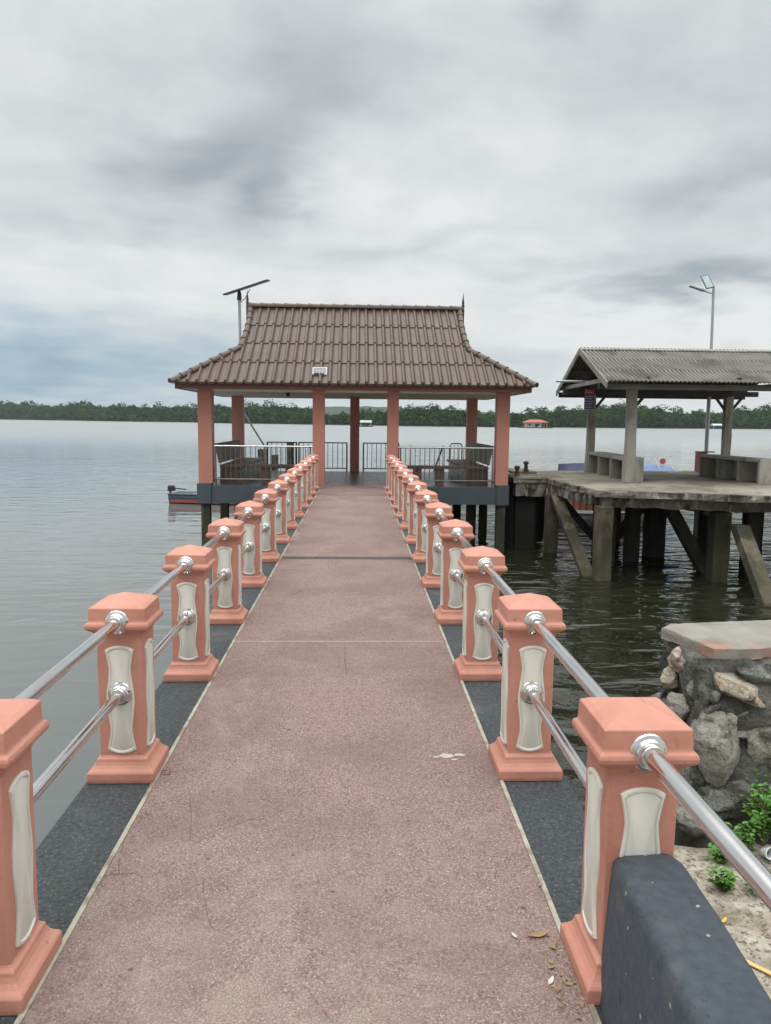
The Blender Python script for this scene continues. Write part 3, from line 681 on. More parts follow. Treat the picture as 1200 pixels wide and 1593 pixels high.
for x0, x1, y0, y1, z0 in ((-3.93, -3.585, 19.2, 19.53, .03), (3.455, 3.775, 19.2, 19.53, .03), (-1.12, -.825, 19.22, 19.5, -.012), (.73, 1.01, 19.22, 19.5, -.012),
                           (-3.93, -3.58, 24.35, 24.65, -.012), (-.245, .045, 24.3, 24.6, -.012), (3.44, 3.76, 24.35, 24.65, -.012)):
    P().b6(x0, x1, y0, y1, z0, ZS-.002).build('column', COLUMN, pav, bevel=.008)
# roof
EX, EY, ZE, ZR = 4.34, 3.32, 2.455, 4.67
GX = 2.93                                       # gable half width
slope = (ZR-ZE)/EY
BT = EX-GX                                      # plan run of the hip part
P().b6(XC-EX+.10, XC+EX-.10, YC-EY+.10, YC+EY-.10, ZS, ZS+.02).build('soffit', SOFFIT, pav)
fa = P()
for sx in (-1, 1): fa.b6(XC+sx*(EX-.085)-.015, XC+sx*(EX-.085)+.015, YC-EY+.10, YC+EY-.10, ZS-.02, ZE+.03)
for sy in (-1, 1): fa.b6(XC-EX+.07, XC+EX-.07, YC+sy*(EY-.085)-.015, YC+sy*(EY-.085)+.015, ZS-.02, ZE+.03)
fa.build('fascia_board', REDWOOD, pav)
for yy in (19.36, 24.48): P().b6(-3.6, 3.45, yy-.09, yy+.09, ZS-.055, ZS-.001).build('ring_beam', SOFFIT, pav)
def tiled(center, u, s, smax_fn, umax, zrise, mb):
    """rows of tile courses; u along the eave, s up slope in plan, smax_fn(|u|) plan run available"""
    pitch = .2235; prof = [(0, -.016), (.014, .0), (.10, .0), (.128, .002), (.136, .030), (.150, .050), (.170, .057), (.190, .050), (.204, .030), (.212, -.010), (.2234, -.018)]
    n = int(2*umax/pitch)+1; off = -n*pitch/2
    us = []
    for k in range(n):
        for a, h in prof: us.append((off+k*pitch+a, h))
    us = [(a, h) for a, h in us if abs(a) <= umax]
    crs = .812; N_ = 4
    nz = Vector((0, 0, 1))
    def pt(a, d, h):
        p = center+u*a+s*d; return (p.x, p.y, ZE+d*slope+h)
    for r in range(N_+1):
        s0, s1 = r*crs, min((r+1)*crs+.03, EY)
        prev = None
        for a, h in us:
            sm = smax_fn(a)
            if sm <= s0+.001: prev = None; continue
            e = min(s1, sm); lift = .030
            pa = mb.pv(pt(a, s0, h+lift+.006)); pb = mb.pv(pt(a, e, h+.006+lift*(1-(e-s0)/crs))); pc = mb.pv(pt(a, s0+.012, h*.6-.022))
            if prev: mb.f.append([prev[0], pa, pb, prev[1]]); mb.f.append([prev[2], pc, pa, prev[0]])
            prev = (pa, pb, pc)
def vrg(s): # concave verge
    return GX-.06*math.sin(math.pi*min(max((s-BT)/(EY-BT), 0), 1))
def smf(a):
    a = abs(a)
    if a > GX: return EX-a
    return EY
def sms(a):
    a = abs(a)
    return min(EY-a, BT) if a > EY-BT else BT
for nm, c_, u_, s_, fn, um in (('roof_front', Vector((XC, YC-EY, 0)), Vector((1, 0, 0)), Vector((0, 1, 0)), smf, EX), ('roof_back', Vector((XC, YC+EY, 0)), Vector((-1, 0, 0)), Vector((0, -1, 0)), smf, EX),
                         ('roof_side', Vector((XC-EX, YC, 0)), Vector((0, -1, 0)), Vector((1, 0, 0)), sms, EY), ('roof_side', Vector((XC+EX, YC, 0)), Vector((0, 1, 0)), Vector((-1, 0, 0)), sms, EY)):
    mb = P(); tiled(c_, u_, s_, fn, um, 0, mb)
    o = mb.build(nm, TILE, pav, smooth=True, angle=50)
# sheathing right under the tiles and gable boards
zb = ZE+BT*slope
sh = P(); e = .10
zz0 = ZE-.02+e*slope
for sy in (-1, 1):
    sh.poly([(XC-EX+e, YC+sy*(EY-e), zz0), (XC+EX-e, YC+sy*(EY-e), zz0), (XC+GX, YC+sy*(EY-BT), zb-.03), (XC+GX-.03, YC, ZR-.03), (XC-GX+.03, YC, ZR-.03), (XC-GX, YC+sy*(EY-BT), zb-.03)])
for sx in (-1, 1):
    sh.poly([(XC+sx*(EX-e), YC-EY+e, zz0), (XC+sx*(EX-e), YC+EY-e, zz0), (XC+sx*GX, YC+EY-BT, zb-.03), (XC+sx*GX, YC-EY+BT, zb-.03)])
sh.build('sheathing', REDWOOD, pav)
for sx in (-1, 1):
    g_ = P(); x = XC+sx*(GX-.09)
    g_.rings([[(x-.015, YC-(EY-BT), zb-.04), (x-.015, YC+(EY-BT), zb-.04), (x-.015, YC, ZR-.05)], [(x+.015, YC-(EY-BT), zb-.04), (x+.015, YC+(EY-BT), zb-.04), (x+.015, YC, ZR-.05)]])
    g_.build('gable_board', REDWOOD, pav)
def caps(p0, p1, name, L=.36, r=.085, curve=None):
    p0, p1 = Vector(p0), Vector(p1); d = (p1-p0); n = max(1, round(d.length/L)); mb = P()
    for k in range(n):
        a = p0+d*(k/n); b = p0+d*((k+1.12)/n)
        if curve: a = a+curve(k/n); b = b+curve(min((k+1.12)/n, 1))
        dd = (b-a).normalized(); side = dd.cross(Vector((0, 0, 1))).normalized(); up = side.cross(dd)
        rs = []
        for q, rr, in ((a, r*1.12), (a+(b-a)*.12, r*1.12), (a+(b-a)*.16, r), (b, r*.86)):
            rs.append([q+side*math.cos(t_)*rr+up*(math.sin(t_)*rr*.95-.02) for t_ in [math.pi*j/10-.15+(.3*j/10) for j in range(11)]]+[q-side*rr*.7-up*.05, q+side*rr*.7-up*.05])
        mb.rings(rs)
    return mb.build(name, TILE, pav, smooth=True, angle=50)
lift = .05
for sx in (-1, 1):
    for sy in (-1, 1):
        caps((XC+sx*(EX+.02), YC+sy*(EY+.02), ZE+lift-.01), (XC+sx*GX, YC+sy*(EY-BT), zb+lift), 'hip_caps', .30, .085)
        caps((XC+sx*(GX-.02), YC+sy*(EY-BT-.02), zb+lift+.02), (XC+sx*(GX-.02), YC, ZR+lift), 'verge_caps', .36, .075,
             lambda t_, sx=sx: Vector((-sx*.06*math.sin(math.pi*t_), 0, 0)))
caps((XC-GX-.02, YC, ZR+lift+.02), (XC+GX+.02, YC, ZR+lift+.02), 'ridge_caps', .33, .10)
for sx in (-1, 1):
    f_ = P(); x = XC+sx*(GX+.06)
    f_.lathe([(.02, ZR-.32), (.035, ZR-.28), (.04, ZR+.05), (.032, ZR+.08), (.045, ZR+.14), (.03, ZR+.19), (.038, ZR+.23), (.028, ZR+.28), (.012, ZR+.40), (.003, ZR+.50)], (x, YC, 0), n=12)
    f_.build('finial', DWOOD, pav, smooth=True)
c_ = P(); c_.lathe([(.05, ZS), (.055, ZS-.03), (.05, ZS-.08), (.02, ZS-.10)], (-1.9, 21.2, 0), n=14); c_.build('ceiling_camera', BLACKM, pav, smooth=True)

# roof lamp (small solar panel on the front slope)
RL = (-.935, 19.05, 2.72)
rl = thing('solar_lamp', 'small white framed solar panel fixed on the front roof slope', 'solar lamp', RL)
b_ = MB(); sl_a = math.atan(slope); b_.M = Matrix.Rotation(sl_a+.25, 4, 'X')
b_.box((0, .02, .09), (.34, .24, .02)); b_.build('frame', WHITEP, rl, bevel=.003)
b_ = MB(); b_.M = Matrix.Rotation(sl_a+.25, 4, 'X'); b_.box((0, .02, .1015), (.30, .20, .004)); b_.build('panel', mat('grey_blue_cells', (.10, .13, .15), (.14, .17, .19), 6, rough=.4, bump=0), rl)
b_ = MB(); b_.M = Matrix.Rotation(sl_a+.25, 4, 'X')
for k in (-1, 0, 1): b_.box((k*.075, .02, .1045), (.006, .20, .002))
for k in (-1, 0, 1): b_.box((0, .02+k*.05, .1048), (.30, .005, .002))
b_.build('cell_lines', WHITEP, rl)
b_ = MB(); b_.box((-.07, -.12, -.01), (.12, .05, .07)); b_.box((.06, -.12, -.01), (.10, .05, .06)); b_.box((0, -.02, .02), (.04, .03, .12)); b_.build('lamp_head', DGREY, rl, bevel=.004)

# pavilion railings (stainless)
def steel_rail(x0, x1, y, label):
    t = thing('railing', label, 'railing', ((x0+x1)/2, y, 0), 'steel railings at the pavilion front')
    o_ = t.location.copy()
    local(MB(), o_).tube([(x0, y, .955), (x1, y, .955)], .022, 12).build('top_rail', STEEL, t, smooth=True)
    local(MB(), o_).tube([(x0, y, .13), (x1, y, .13)], .018, 12).build('bottom_rail', RAILST, t, smooth=True)
    for xx in (x0+.06, x1-.06):
        local(MB(), o_).tube([(xx, y, -.02), (xx, y, .95)], .018, 10).build('end_post', RAILST, t, smooth=True)
    n = round((x1-x0-.12)/.125)
    for k in range(1, n):
        xx = x0+.06+(x1-x0-.12)*k/n
        local(MB(), o_).tube([(xx, y, .13), (xx, y, .955)], .0095, 8).build('baluster', RAILST, t, smooth=True)
steel_rail(-3.585, -1.122, 19.33, 'steel railing with thin balusters between the left front columns')
steel_rail(1.012, 3.453, 19.33, 'steel railing with thin balusters between the right front columns')
def black_rail(x0, x1, y, label, z1=.92, arch=False):
    t = thing('railing', label, 'railing', ((x0+x1)/2, y, -.1), 'black railings behind the pavilion')
    o_ = t.location.copy()
    if arch:
        pts = [(x0, y, -.1), (x0, y, z1-.08), (x0+.03, y, z1-.02), (x0+.08, y, z1), (x1-.08, y, z1), (x1-.03, y, z1-.02), (x1, y, z1-.08), (x1, y, -.1)]
        local(MB(), o_).tube(pts, .02, 8).build('hoop', BLACKM, t, smooth=True)
    else:
        local(MB(), o_).b6(x0, x1, y-.018, y+.018, z1-.035, z1).build('top_rail', BLACKM, t)
        for xx in (x0+.02, x1-.02): local(MB(), o_).b6(xx-.022, xx+.022, y-.02, y+.02, -.1, z1-.036).build('end_post', BLACKM, t)
    local(MB(), o_).b6(x0, x1, y-.015, y+.015, .07, .10).build('bottom_rail', BLACKM, t)
    n = max(2, round((x1-x0)/.15))
    for k in range(1, n):
        xx = x0+(x1-x0)*k/n
        local(MB(), o_).b6(xx-.009, xx+.009, y-.009, y+.009, .101, z1-.036).build('baluster', BLACKM, t)
black_rail(-2.9, -1.94, 24.8, 'black railing panel behind the left bench of the pavilion')
black_rail(-1.9, -.33, 24.8, 'black railing panel just left of the central back column')
black_rail(.16, 1.33, 24.8, 'black railing panel just right of the central back column')
black_rail(3.08-.05, 3.42, 25.3, 'black hooped handrail behind the right bench', .90, True)
ls = MB(); ls.b6(-3.2, 3.7, 24.92, 25.6, -.30, -.1)
tag(ls.build('landing_ledge', CONC), 'narrow concrete landing ledge behind the pavilion floor', 'ledge')
# benches in the pavilion
def side_bench(xw, sgn, label):
    t = thing('pavilion_bench', label, 'bench', (xw, 21.7, -.012), 'benches inside the pavilion')
    o_ = t.location.copy()
    a, b = sorted((xw, xw+sgn*.62)); local(MB(), o_).b6(a+.06 if sgn < 0 else a, b if sgn < 0 else b-.06, 19.75, 23.7, -.012, .40).build('base', BTILE, t)
    local(MB(), o_).b6(a, b, 19.7, 23.75, .40, .46).build('seat', BWOOD, t, bevel=.005)
    bk = local(MB(), o_)
    x0, x1 = xw-sgn*.0, xw-sgn*.09
    bk.rings([[(x0, y, .50), (x0-sgn*.03, y, .50), (x1-sgn*.03, y, .97), (x1, y, .97)] for y in (19.75, 23.7)])
    bk.build('backrest', GREYWOOD, t, bevel=.004)
    cap_ = local(MB(), o_); cap_.b6(min(x1, x1-sgn*.05), max(x1, x1-sgn*.05), 19.7, 23.75, .972, 1.0); cap_.build('top_rail', BWOOD, t)
side_bench(-3.50, 1, 'brown tiled bench with leaning back along the left side of the pavilion')
side_bench(3.36, -1, 'brown tiled bench with leaning back along the right side of the pavilion')
def front_bench(x0, x1, label):
    t = thing('plank_bench', label, 'bench', ((x0+x1)/2, 19.9, -.012), 'benches inside the pavilion'); o_ = t.location.copy()
    local(MB(), o_).b6(x0, x1, 19.72, 20.1, .40, .47).build('seat', BWOOD, t, bevel=.005)
    for xx in (x0+.5, x1-.6): local(MB(), o_).b6(xx-.1, xx+.1, 19.76, 20.05, -.012, .40).build('leg', BWOOD, t)
front_bench(-2.86, -1.14, 'brown plank bench behind the left front railing')
front_bench(1.04, 2.72, 'brown plank bench behind the right front railing')

# solar street pole behind the pavilion
SP = (-3.78, 25.35, -.1)
sp = thing('solar_pole', 'tall pole with large tilted black solar panel behind the pavilion roof', 'solar pole', SP)
M_ = lambda: local(MB(), SP)
M_().tube([(-3.78, 25.35, -.3), (-3.78, 25.35, 3.0), (-3.80, 25.35, 5.45)], .045, 12).build('pole', GALV, sp, smooth=True)
m_ = M_(); m_.lathe([(.07, 5.38), (.075, 5.45), (.06, 5.62), (.03, 5.68)], (-3.80, 25.35, 0), n=12); m_.build('bracket', DGREY, sp, smooth=True)
A, B = Vector((-4.24, 25.35, 5.53)), Vector((-2.86, 25.35, 6.00)); pn = M_()
d = (B-A).normalized(); up = Vector((-d.z, 0, d.x)); yv = Vector((0, .42, .068))
pn.rings([[A-yv, A+yv, A+yv+up*.045, A-yv+up*.045], [B-yv, B+yv, B+yv+up*.045, B-yv+up*.045]]); pn.build('panel', BLACKM, sp)
pn = M_(); A2, B2 = A+up*.046+d*.03, B+up*.046-d*.03; yv2 = yv*.95
pn.rings([[A2-yv2, A2+yv2, A2+yv2+up*.006, A2-yv2+up*.006], [B2-yv2, B2+yv2, B2+yv2+up*.006, B2-yv2+up*.006]]); pn.build('panel_face', GLASSY, sp)
M_().tube([(-3.80, 25.35, 5.28), (-3.62, 25.35, 5.44), (-3.46, 25.35, 5.74)], .012, 6).build('stay', DGREY, sp, smooth=True)
M_().tube([(-3.72, 25.35, 1.85), (-3.05, 25.35, .78), (-2.98, 25.35, -.1)], .03, 8).build('brace', GALV, sp, smooth=True)

# mooring piles and pontoon things behind
def moor(x, y, r, z1, m, label, sq=False):
    t = MB()
    if sq: t.b6(-r, r, -r, r, 0, z1+3.2)
    else: t.lathe([(r, 0), (r, z1+3.16), (r*.8, z1+3.2)], n=14)
    o = t.build('mooring_post', m, smooth=not sq); o.location = (x, y, -3.2)
    tag(o, label, 'mooring post', 'mooring posts behind the pavilion')
moor(1.81, 26.6, .05, .84, WHITEP, 'white mooring post right of the inner right column')
moor(2.94, 26.5, .05, .82, WHITEP, 'white mooring post beside the black hooped handrail')
moor(-3.25, 26.5, .14, .62, CONC, 'grey mooring post beside the slanting brace', True)
moor(-2.84, 26.6, .11, .42, CONC, 'short grey mooring post behind the left black railing', True)
moor(-2.30, 26.6, .11, .86, CONC, 'tall grey mooring post behind the left black railing', True)
ld = thing('boarding_ladder', 'thin black ladder leaning against the white mooring post', 'ladder', (2.75, 26.4, -.1))
for dx in (0, .22): local(MB(), (2.75, 26.4, -.1)).tube([(2.42+dx*.1, 26.4-dx, -.6), (2.88, 26.42-dx, .72)], .016, 6).build('side_rail', BLACKM, ld)
local(MB(), (2.75, 26.4, -.1)).tube([(2.5, 26.4, -.35), (2.52, 26.18, -.35)], .012, 6).build('rung', BLACKM, ld)
local(MB(), (2.75, 26.4, -.1)).tube([(2.68, 26.4, .2), (2.70, 26.18, .2)], .012, 6).build('rung', BLACKM, ld)

# ------------------------------------------------------------------ old jetty
JZ = .225
JL = (8, 18, 0)
jt = thing('old_jetty', 'weathered concrete jetty on slanting piles right of the pavilion', 'jetty', JL)
def J(): return local(MB(), JL)
def rough_prism(pts, z0, z1, amp, step=.22, seed=0):
    """slab with a chipped, uneven rim"""
    out = []
    n = len(pts)
    for i in range(n):
        a, b = Vector(pts[i]), Vector(pts[(i+1) % n]); k = max(1, int((b-a).length/step))
        for j in range(k):
            p = a+(b-a)*(j/k); q = Vector((noise.noise(Vector((p.x*2.7, p.y*2.7, seed))), noise.noise(Vector((p.x*2.7, p.y*2.7, seed+7)))))*amp
            out.append((p.x+q.x, p.y+q.y))
    mb = J(); m = len(out)
    zs = [(z0, 1), (z0*.6+z1*.4, .6), (z1-.025, .2), (z1, 0)]
    rings = []
    for z, k in zs:
        rings.append([(x+amp*.6*noise.noise(Vector((x*5, y*5, z*9+seed))), y+amp*.6*noise.noise(Vector((x*5+9, y*5, z*9+seed))), z+(amp*.5*noise.noise(Vector((x*1.3, y*1.3, seed))) if z == z0 else 0)) for x, y in out])
    mb.rings(rings); return mb
deck = [(4.0, 19.55), (4.87, 19.6), (4.77, 18.94), (4.96, 15.75), (7.5, 15.1), (8.2, 14.75), (11.5, 13.9), (20, 13.9), (20, 22.9), (13, 22.85), (5.0, 22.3), (4.35, 21.6), (4.0, 20.9)]
rough_prism(deck, .09, JZ-.012, .07, .16).build('deck', CONC, jt)
ins = []
for i, (x, y) in enumerate(deck):
    c = Vector((9.5, 18.6)); p = Vector((x, y)); ins.append(tuple(p+(c-p).normalized()*.07))
rough_prism(ins, JZ-.05, JZ, .06, .16, seed=5).build('deck_surface', DECKC, jt)
def jbeam(p0, p1, w, z0, z1, seed, name='beam'):
    p0, p1 = Vector(p0), Vector(p1); d = (p1-p0); n = max(2, int(d.length/.18)); dn = d.normalized(); s = Vector((-dn.y, dn.x))
    rings = []
    for k in range(n+1):
        p = p0+d*(k/n); zz0 = z0[0]+(z0[1]-z0[0])*k/n
        def nn(a): return .022*noise.noise(Vector((p.x*3+a, p.y*3, seed)))
        l = p-s*(w/2+nn(1)); r = p+s*(w/2+nn(2)); l2 = p-s*(w/2+nn(6)*1.5)
        rings.append([(l.x, l.y, zz0+nn(3)*2), (r.x, r.y, zz0+nn(4)*2), (r.x, r.y, z1), (l.x, l.y, z1), (l2.x, l2.y, (zz0+z1)/2)])
    J().rings(rings).build(name, CONC, jt)
jbeam((5.12, 15.98), (20, 14.1), .30, (-.12, -.44), .088, 1); jbeam((4.90, 19.2), (5.08, 16.12), .24, (-.16, -.12), .088, 2)
jbeam((4.05, 19.72), (4.86, 19.76), .26, (-.27, -.27), .088, 3)
jbeam((4.8, 19.0), (20, 19.0), .3, (-.25, -.3), .086, 4); jbeam((5.0, 22.0), (20, 22.4), .3, (-.25, -.3), .087, 5)
for k, x in enumerate((7.5, 10.1, 13, 16)): jbeam((x, 15.9), (x, 21.8), .28, (-.3, -.3), .085, 10+k)
def pile(x, y, w, z1=-.1, rz=0, m=None, x2=None, y2=None, z0=-2.9):
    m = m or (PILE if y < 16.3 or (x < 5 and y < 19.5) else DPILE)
    mb = J(); rs = []
    for k in range(13):
        t = k/12; cx = (x2 if x2 is not None else x)*(1-t)+x*t; cy_ = (y2 if y2 is not None else y)*(1-t)+y*t; z = z0+(z1-z0)*t
        rs.append([(cx+math.cos(rz+a)*w*.707*(1+.10*noise.noise(Vector((x*5+a, t*6, y)))), cy_+math.sin(rz+a)*w*.707*(1+.10*noise.noise(Vector((x*5+a, t*6, y+4)))), z) for a in (R(45), R(135), R(225), R(315))])
    return mb.rings(rs).build('pile' if x2 is None else 'brace', m, jt, bevel=.012)
pile(5.12, 15.75, .31, -.10)
for x, y, w in ((4.92, 19.25, .30), (7.36, 18.7, .42), (7.58, 15.75, .34), (10.1, 19.0, .24), (6.15, 19.1, .34), (5.75, 17.3, .26), (6.55, 18.0, .30), (8.15, 17.4, .26), (6.9, 20.4, .3), (5.2, 22.0, .34), (7.4, 22.0, .34), (10.1, 22.1, .34), (8.75, 18.9, .28),
                (10.1, 15.6, .34), (13, 15.4, .34), (13, 19, .34), (13, 22.2, .34), (16, 15.2, .34), (16, 19, .34), (16, 22.3, .34), (19, 15, .34), (19, 22.3, .34), (8.6, 16.4, .3)):
    pile(x, y, w, -.2)
def brace(top, foot, w):
    t, f = Vector(top), Vector(foot); k = (t.z+2.9)/(t.z-f.z); e = t+(f-t)*k
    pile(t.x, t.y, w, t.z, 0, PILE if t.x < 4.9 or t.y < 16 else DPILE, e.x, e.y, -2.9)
brace((4.83, 18.6, -.12), (4.97, 16.2, WZ), .27)
brace((6.95, 16.9, -.2), (7.72, 16.6, WZ), .28)
brace((7.72, 15.2, -.40), (7.62, 13.77, WZ), .30)
brace((5.0, 18.9, -.2), (6.3, 19.0, WZ), .22)
brace((7.3, 18.9, -.2), (6.3, 19.3, WZ), .24)
brace((10.0, 16.0, -.3), (10.9, 15.0, WZ), .28)
ab = J(); ab.b6(4.02, 4.72, 19.95, 21.4, -3.2, .08); ab.b6(4.10, 4.62, 19.75, 19.94, -3.2, -.28); ab.build('pile_shade_block', TAR, jt, bevel=.02)  # solid dark block added in place of shadowed piles
lc = J(); lc.b6(4.2, 4.9, 20.9, 22.2, JZ+.001, JZ+.06); lc.build('deck_kerb', DECKC, jt, bevel=.02)
# bollards
bo = thing('bollard', 'rusty iron bollard on the raised corner of the old jetty', 'bollard', (4.60, 20.95, JZ+.058), 'rusty mooring bollards')
MB().lathe([(.085, 0), (.08, .03), (.055, .05), (.05, .19), (.075, .21), (.08, .24), (.055, .27), (.02, .28)], n=14).build('barrel', RUST, bo, smooth=True)
MB().lathe([(.014, -.12), (.016, .12)], (0, 0, .15), 'y', 8).build('cross_pin', RUST, bo, smooth=True)
dup(bo, (4.13, 19.85, JZ-.003), 'rusty iron bollard at the left end of the old jetty beside the pavilion')
# shelter on the jetty
SH = (8.5, 19.9, JZ)
she = thing('jetty_shelter', 'old open shelter with corrugated grey gable roof on the jetty', 'shelter', SH)
def Hh(): return local(MB(), SH)
for x, y in ((6.39, 17.98), (6.63, 21.9), (10.75, 17.98), (10.56, 21.85)):
    mb = Hh(); rs = []
    for k in range(15):
        t = k/14; z = JZ+t*(2.40-JZ); w_ = .105*(1+.09*noise.noise(Vector((x*3, t*5, y))))
        dx = .02*noise.noise(Vector((x, t*3, 2)))
        rs.append([(x+dx+a*w_, y+b*w_, z) for a, b in ((-1, -1), (1, -1), (1, 1), (-1, 1))])
    mb.rings(rs).build('post', POSTC, she, bevel=.012)
rx = lambda y: 5.52+(y-17.11)*.057           # slightly skewed gable line
RYn, RYr, RYf, REZ, RRZ = 17.11, 19.9, 22.7, 2.50, 3.49
def corrug(y0, z0, y1, z1, xe0, xe1, name, seed):
    mb = Hh(); n = 560; rows = 18; ids = []
    for r in range(rows+1):
        t = r/rows; y = y0+(y1-y0)*t; z = z0+(z1-z0)*t; row = []
        xa = rx(y); xb = 11.45
        step = .012*((t*3) % 1.0 < .02) + .016*(1-(t*3) % 1.0)
        for i in range(n+1):
            x = xa+(xb-xa)*i/n; h = .021*math.cos(2*math.pi*x/.098)+step+.006*noise.noise(Vector((x*.5, t*2, seed)))
            # sheet joints and a chipped lower edge
            yo = (.012*noise.noise(Vector((math.floor(x/.86)*3.1, seed, 0))) if r == 0 else 0)
            row.append(mb.pv((x, y+yo, z+h)))
        ids.append(row)
    for r in range(rows):
        for i in range(n): mb.f.append([ids[r][i], ids[r][i+1], ids[r+1][i+1], ids[r+1][i]])
    o = mb.build(name, ASB, she, smooth=True, angle=60)
    s_ = o.modifiers.new('thick', 'SOLIDIFY'); s_.thickness = .008
    return o
corrug(RYn, REZ+.02, RYr, RRZ, 0, 0, 'roof_sheet', 1); corrug(RYf, REZ+.02, RYr, RRZ, 0, 0, 'roof_sheet', 2)
m_ = Hh()
for k in range(7):
    xa, xb = rx(RYr)-.02+k*.86, rx(RYr)+.87+k*.86
    for sy in (-1, 1):
        m_.rings([[(x, RYr, RRZ+.035+.01*(k % 2)), (x, RYr+sy*.16, RRZ-.015+.01*(k % 2)), (x, RYr+sy*.16, RRZ-.03), (x, RYr, RRZ+.02)] for x in (xa, min(xb, 11.5))])
m_.build('ridge_cap', GWOOD, she)
def bbeam(p0, p1, w, h, name, m, bev=.004): Hh().beam(p0, p1, w, h).build(name, m, she, bevel=bev)
bbeam((rx(RYn)-.02, RYn-.02, REZ-.05), (rx(RYr)-.02, RYr-.001, RRZ-.05), .03, .15, 'barge_board', GWOOD)
bbeam((rx(RYf)-.02, RYf+.02, REZ-.05), (rx(RYr)-.02, RYr+.001, RRZ-.05), .03, .15, 'barge_board', GWOOD)
bbeam((rx(RYn)+.02, RYn+.10, REZ-.075), (11.4, RYn+.10, REZ-.075), .04, .13, 'eave_board', DWOOD)
bbeam((rx(RYf)+.02, RYf-.10, REZ-.08), (11.4, RYf-.10, REZ-.08), .04, .15, 'eave_board', DWOOD)
bbeam((rx(17.98)+.02, 17.98, 2.47), (11.4, 17.98, 2.47), .12, .14, 'wall_plate', DWOOD); bbeam((rx(21.88), 21.88, 2.47), (11.4, 21.88, 2.47), .12, .14, 'wall_plate', DWOOD)
for x in (6.5, 8.6, 10.65):
    bbeam((x, 17.3, 2.60), (x, 22.5, 2.60), .08, .12, 'tie_beam', DWOOD)
    bbeam((x+.09, RYn+.1, REZ-.02), (x+.09, RYr, RRZ-.06), .06, .09, 'rafter', DWOOD); bbeam((x+.09, RYf-.1, REZ-.02), (x+.09, RYr, RRZ-.06), .06, .09, 'rafter', DWOOD)
for yy, zz in ((17.9, REZ+.22), (18.8, REZ+.54), (21.0, REZ+.54), (21.9, REZ+.22)): bbeam((rx(yy)+.05, yy, zz), (11.35, yy, zz), .05, .06, 'purlin', DWOOD)
bbeam((rx(RYr)+.15, RYr, RRZ-.10), (11.35, RYr, RRZ-.10), .05, .10, 'purlin', DWOOD)
for x, y, s in ((10.56, 21.85, -1), (10.56, 21.85, 1), (10.75, 17.98, -1), (6.39, 17.98, 1), (6.63, 21.9, 1)):
    bbeam((x+s*.10, y, 2.02), (x+s*.42, y, 2.42), .05, .07, 'knee_brace', DWOOD)
bbeam((rx(17.2)+.10, 17.25, REZ+.10), (rx(22.5)+.10, 22.5, REZ+.10), .04, .10, 'gable_tie', GWOOD)
Hh().tube([(5.03, 19.7, 2.66), (6.25, 19.7, 2.66)], .03, 10).build('pipe', WHITEP if False else GALV, she, smooth=True)
# banner on the far left post
BN = (6.51, 21.77, 2.34)
bn = thing('banner', 'small red and blue printed banner hanging on the shelter post', 'banner', BN)
def B_(): return local(MB(), BN)
B_().b6(6.375, 6.645, 21.755, 21.765, 2.40, 2.56).build('red_field', CLOTHR, bn)
B_().b6(6.375, 6.645, 21.755, 21.765, 2.0, 2.398).build('blue_field', CLOTHB, bn)
wt = B_()
for z, a, b, h in ((2.52, 6.40, 6.56, .022), (2.47, 6.40, 6.61, .02), (2.355, 6.40, 6.62, .04), (2.295, 6.40, 6.60, .04), (2.22, 6.39, 6.63, .05), (2.15, 6.41, 6.61, .03), (2.09, 6.42, 6.58, .02), (2.05, 6.40, 6.61, .018)):
    x = a
    while x < b:
        q = rnd.uniform(.010, .026); wt.b6(x, min(x+q, b), 21.752, 21.754, z-h/2*rnd.uniform(.6, 1), z+h/2*rnd.uniform(.6, 1)); x += q+.008
wt.build('print', WHITEB, bn)
B_().b6(6.375, 6.645, 21.752, 21.766, 1.985, 1.999).build('hem', WHITEB, bn)
# benches on the jetty (open cubby fronts facing the pavilion)
def cubby_bench(x0, y0, x1, y1, label, n=3):
    t = thing('concrete_bench', label, 'bench', (x0+.25, (y0+y1)/2, JZ), 'concrete benches of the jetty shelter'); loc = t.location.copy()
    def L(): return local(MB(), loc)
    sk = lambda y: x0+(x1-x0)*(y-y0)/(y1-y0)
    zt = .81
    def blk(ya, yb, xa, xb, za, zb_, nm, m=POSTC):
        mb = L(); mb.rings([[(sk(ya)+xa, ya, z), (sk(ya)+xb, ya, z), (sk(yb)+xb, yb, z), (sk(yb)+xa, yb, z)] for z in (za, zb_)]); mb.build(nm, m, t, bevel=.008)
    blk(y0, y0+.10, 0, .50, JZ, zt, 'end_wall'); blk(y1-.10, y1, .02, .50, JZ, zt-.001, 'end_wall')
    blk(y0+.101, y1-.101, .42, .50, JZ, zt-.08, 'back_wall')
    blk(y0+.101, y1-.101, 0, .499, zt-.08, zt-.002, 'seat')
    for k in range(1, n):
        yy = y0+(y1-y0)*k/n; blk(yy-.04, yy+.04, .01, .419, JZ, zt-.081, 'divider')
cubby_bench(6.29, 17.86-.02+.25, 6.52, 21.75, 'open fronted concrete bench under the banner post of the shelter', 3)
cubby_bench(9.42, 17.75, 9.22, 20.6, 'mossy open fronted concrete bench at the right edge', 3)
# red pillar with lid
rp = thing('red_pillar', 'short red tiled pillar at the back of the jetty beside the lamp pole', 'pillar', (10.05, 22.3, JZ))
MB().b6(-.11, .11, -.14, .14, 0, .57).build('shaft', BRICKR, rp)
jl = MB()
for k in range(1, 6): jl.b6(-.112, .112, -.142, .142, k*.095-.004, k*.095+.004)
jl.build('joints', mat('pale_joint', (.20, .09, .08), (.25, .12, .10), 5), rp)
MB().b6(-.12, .35, -.15, .15, .572, .60).build('lid', DGREY, rp)
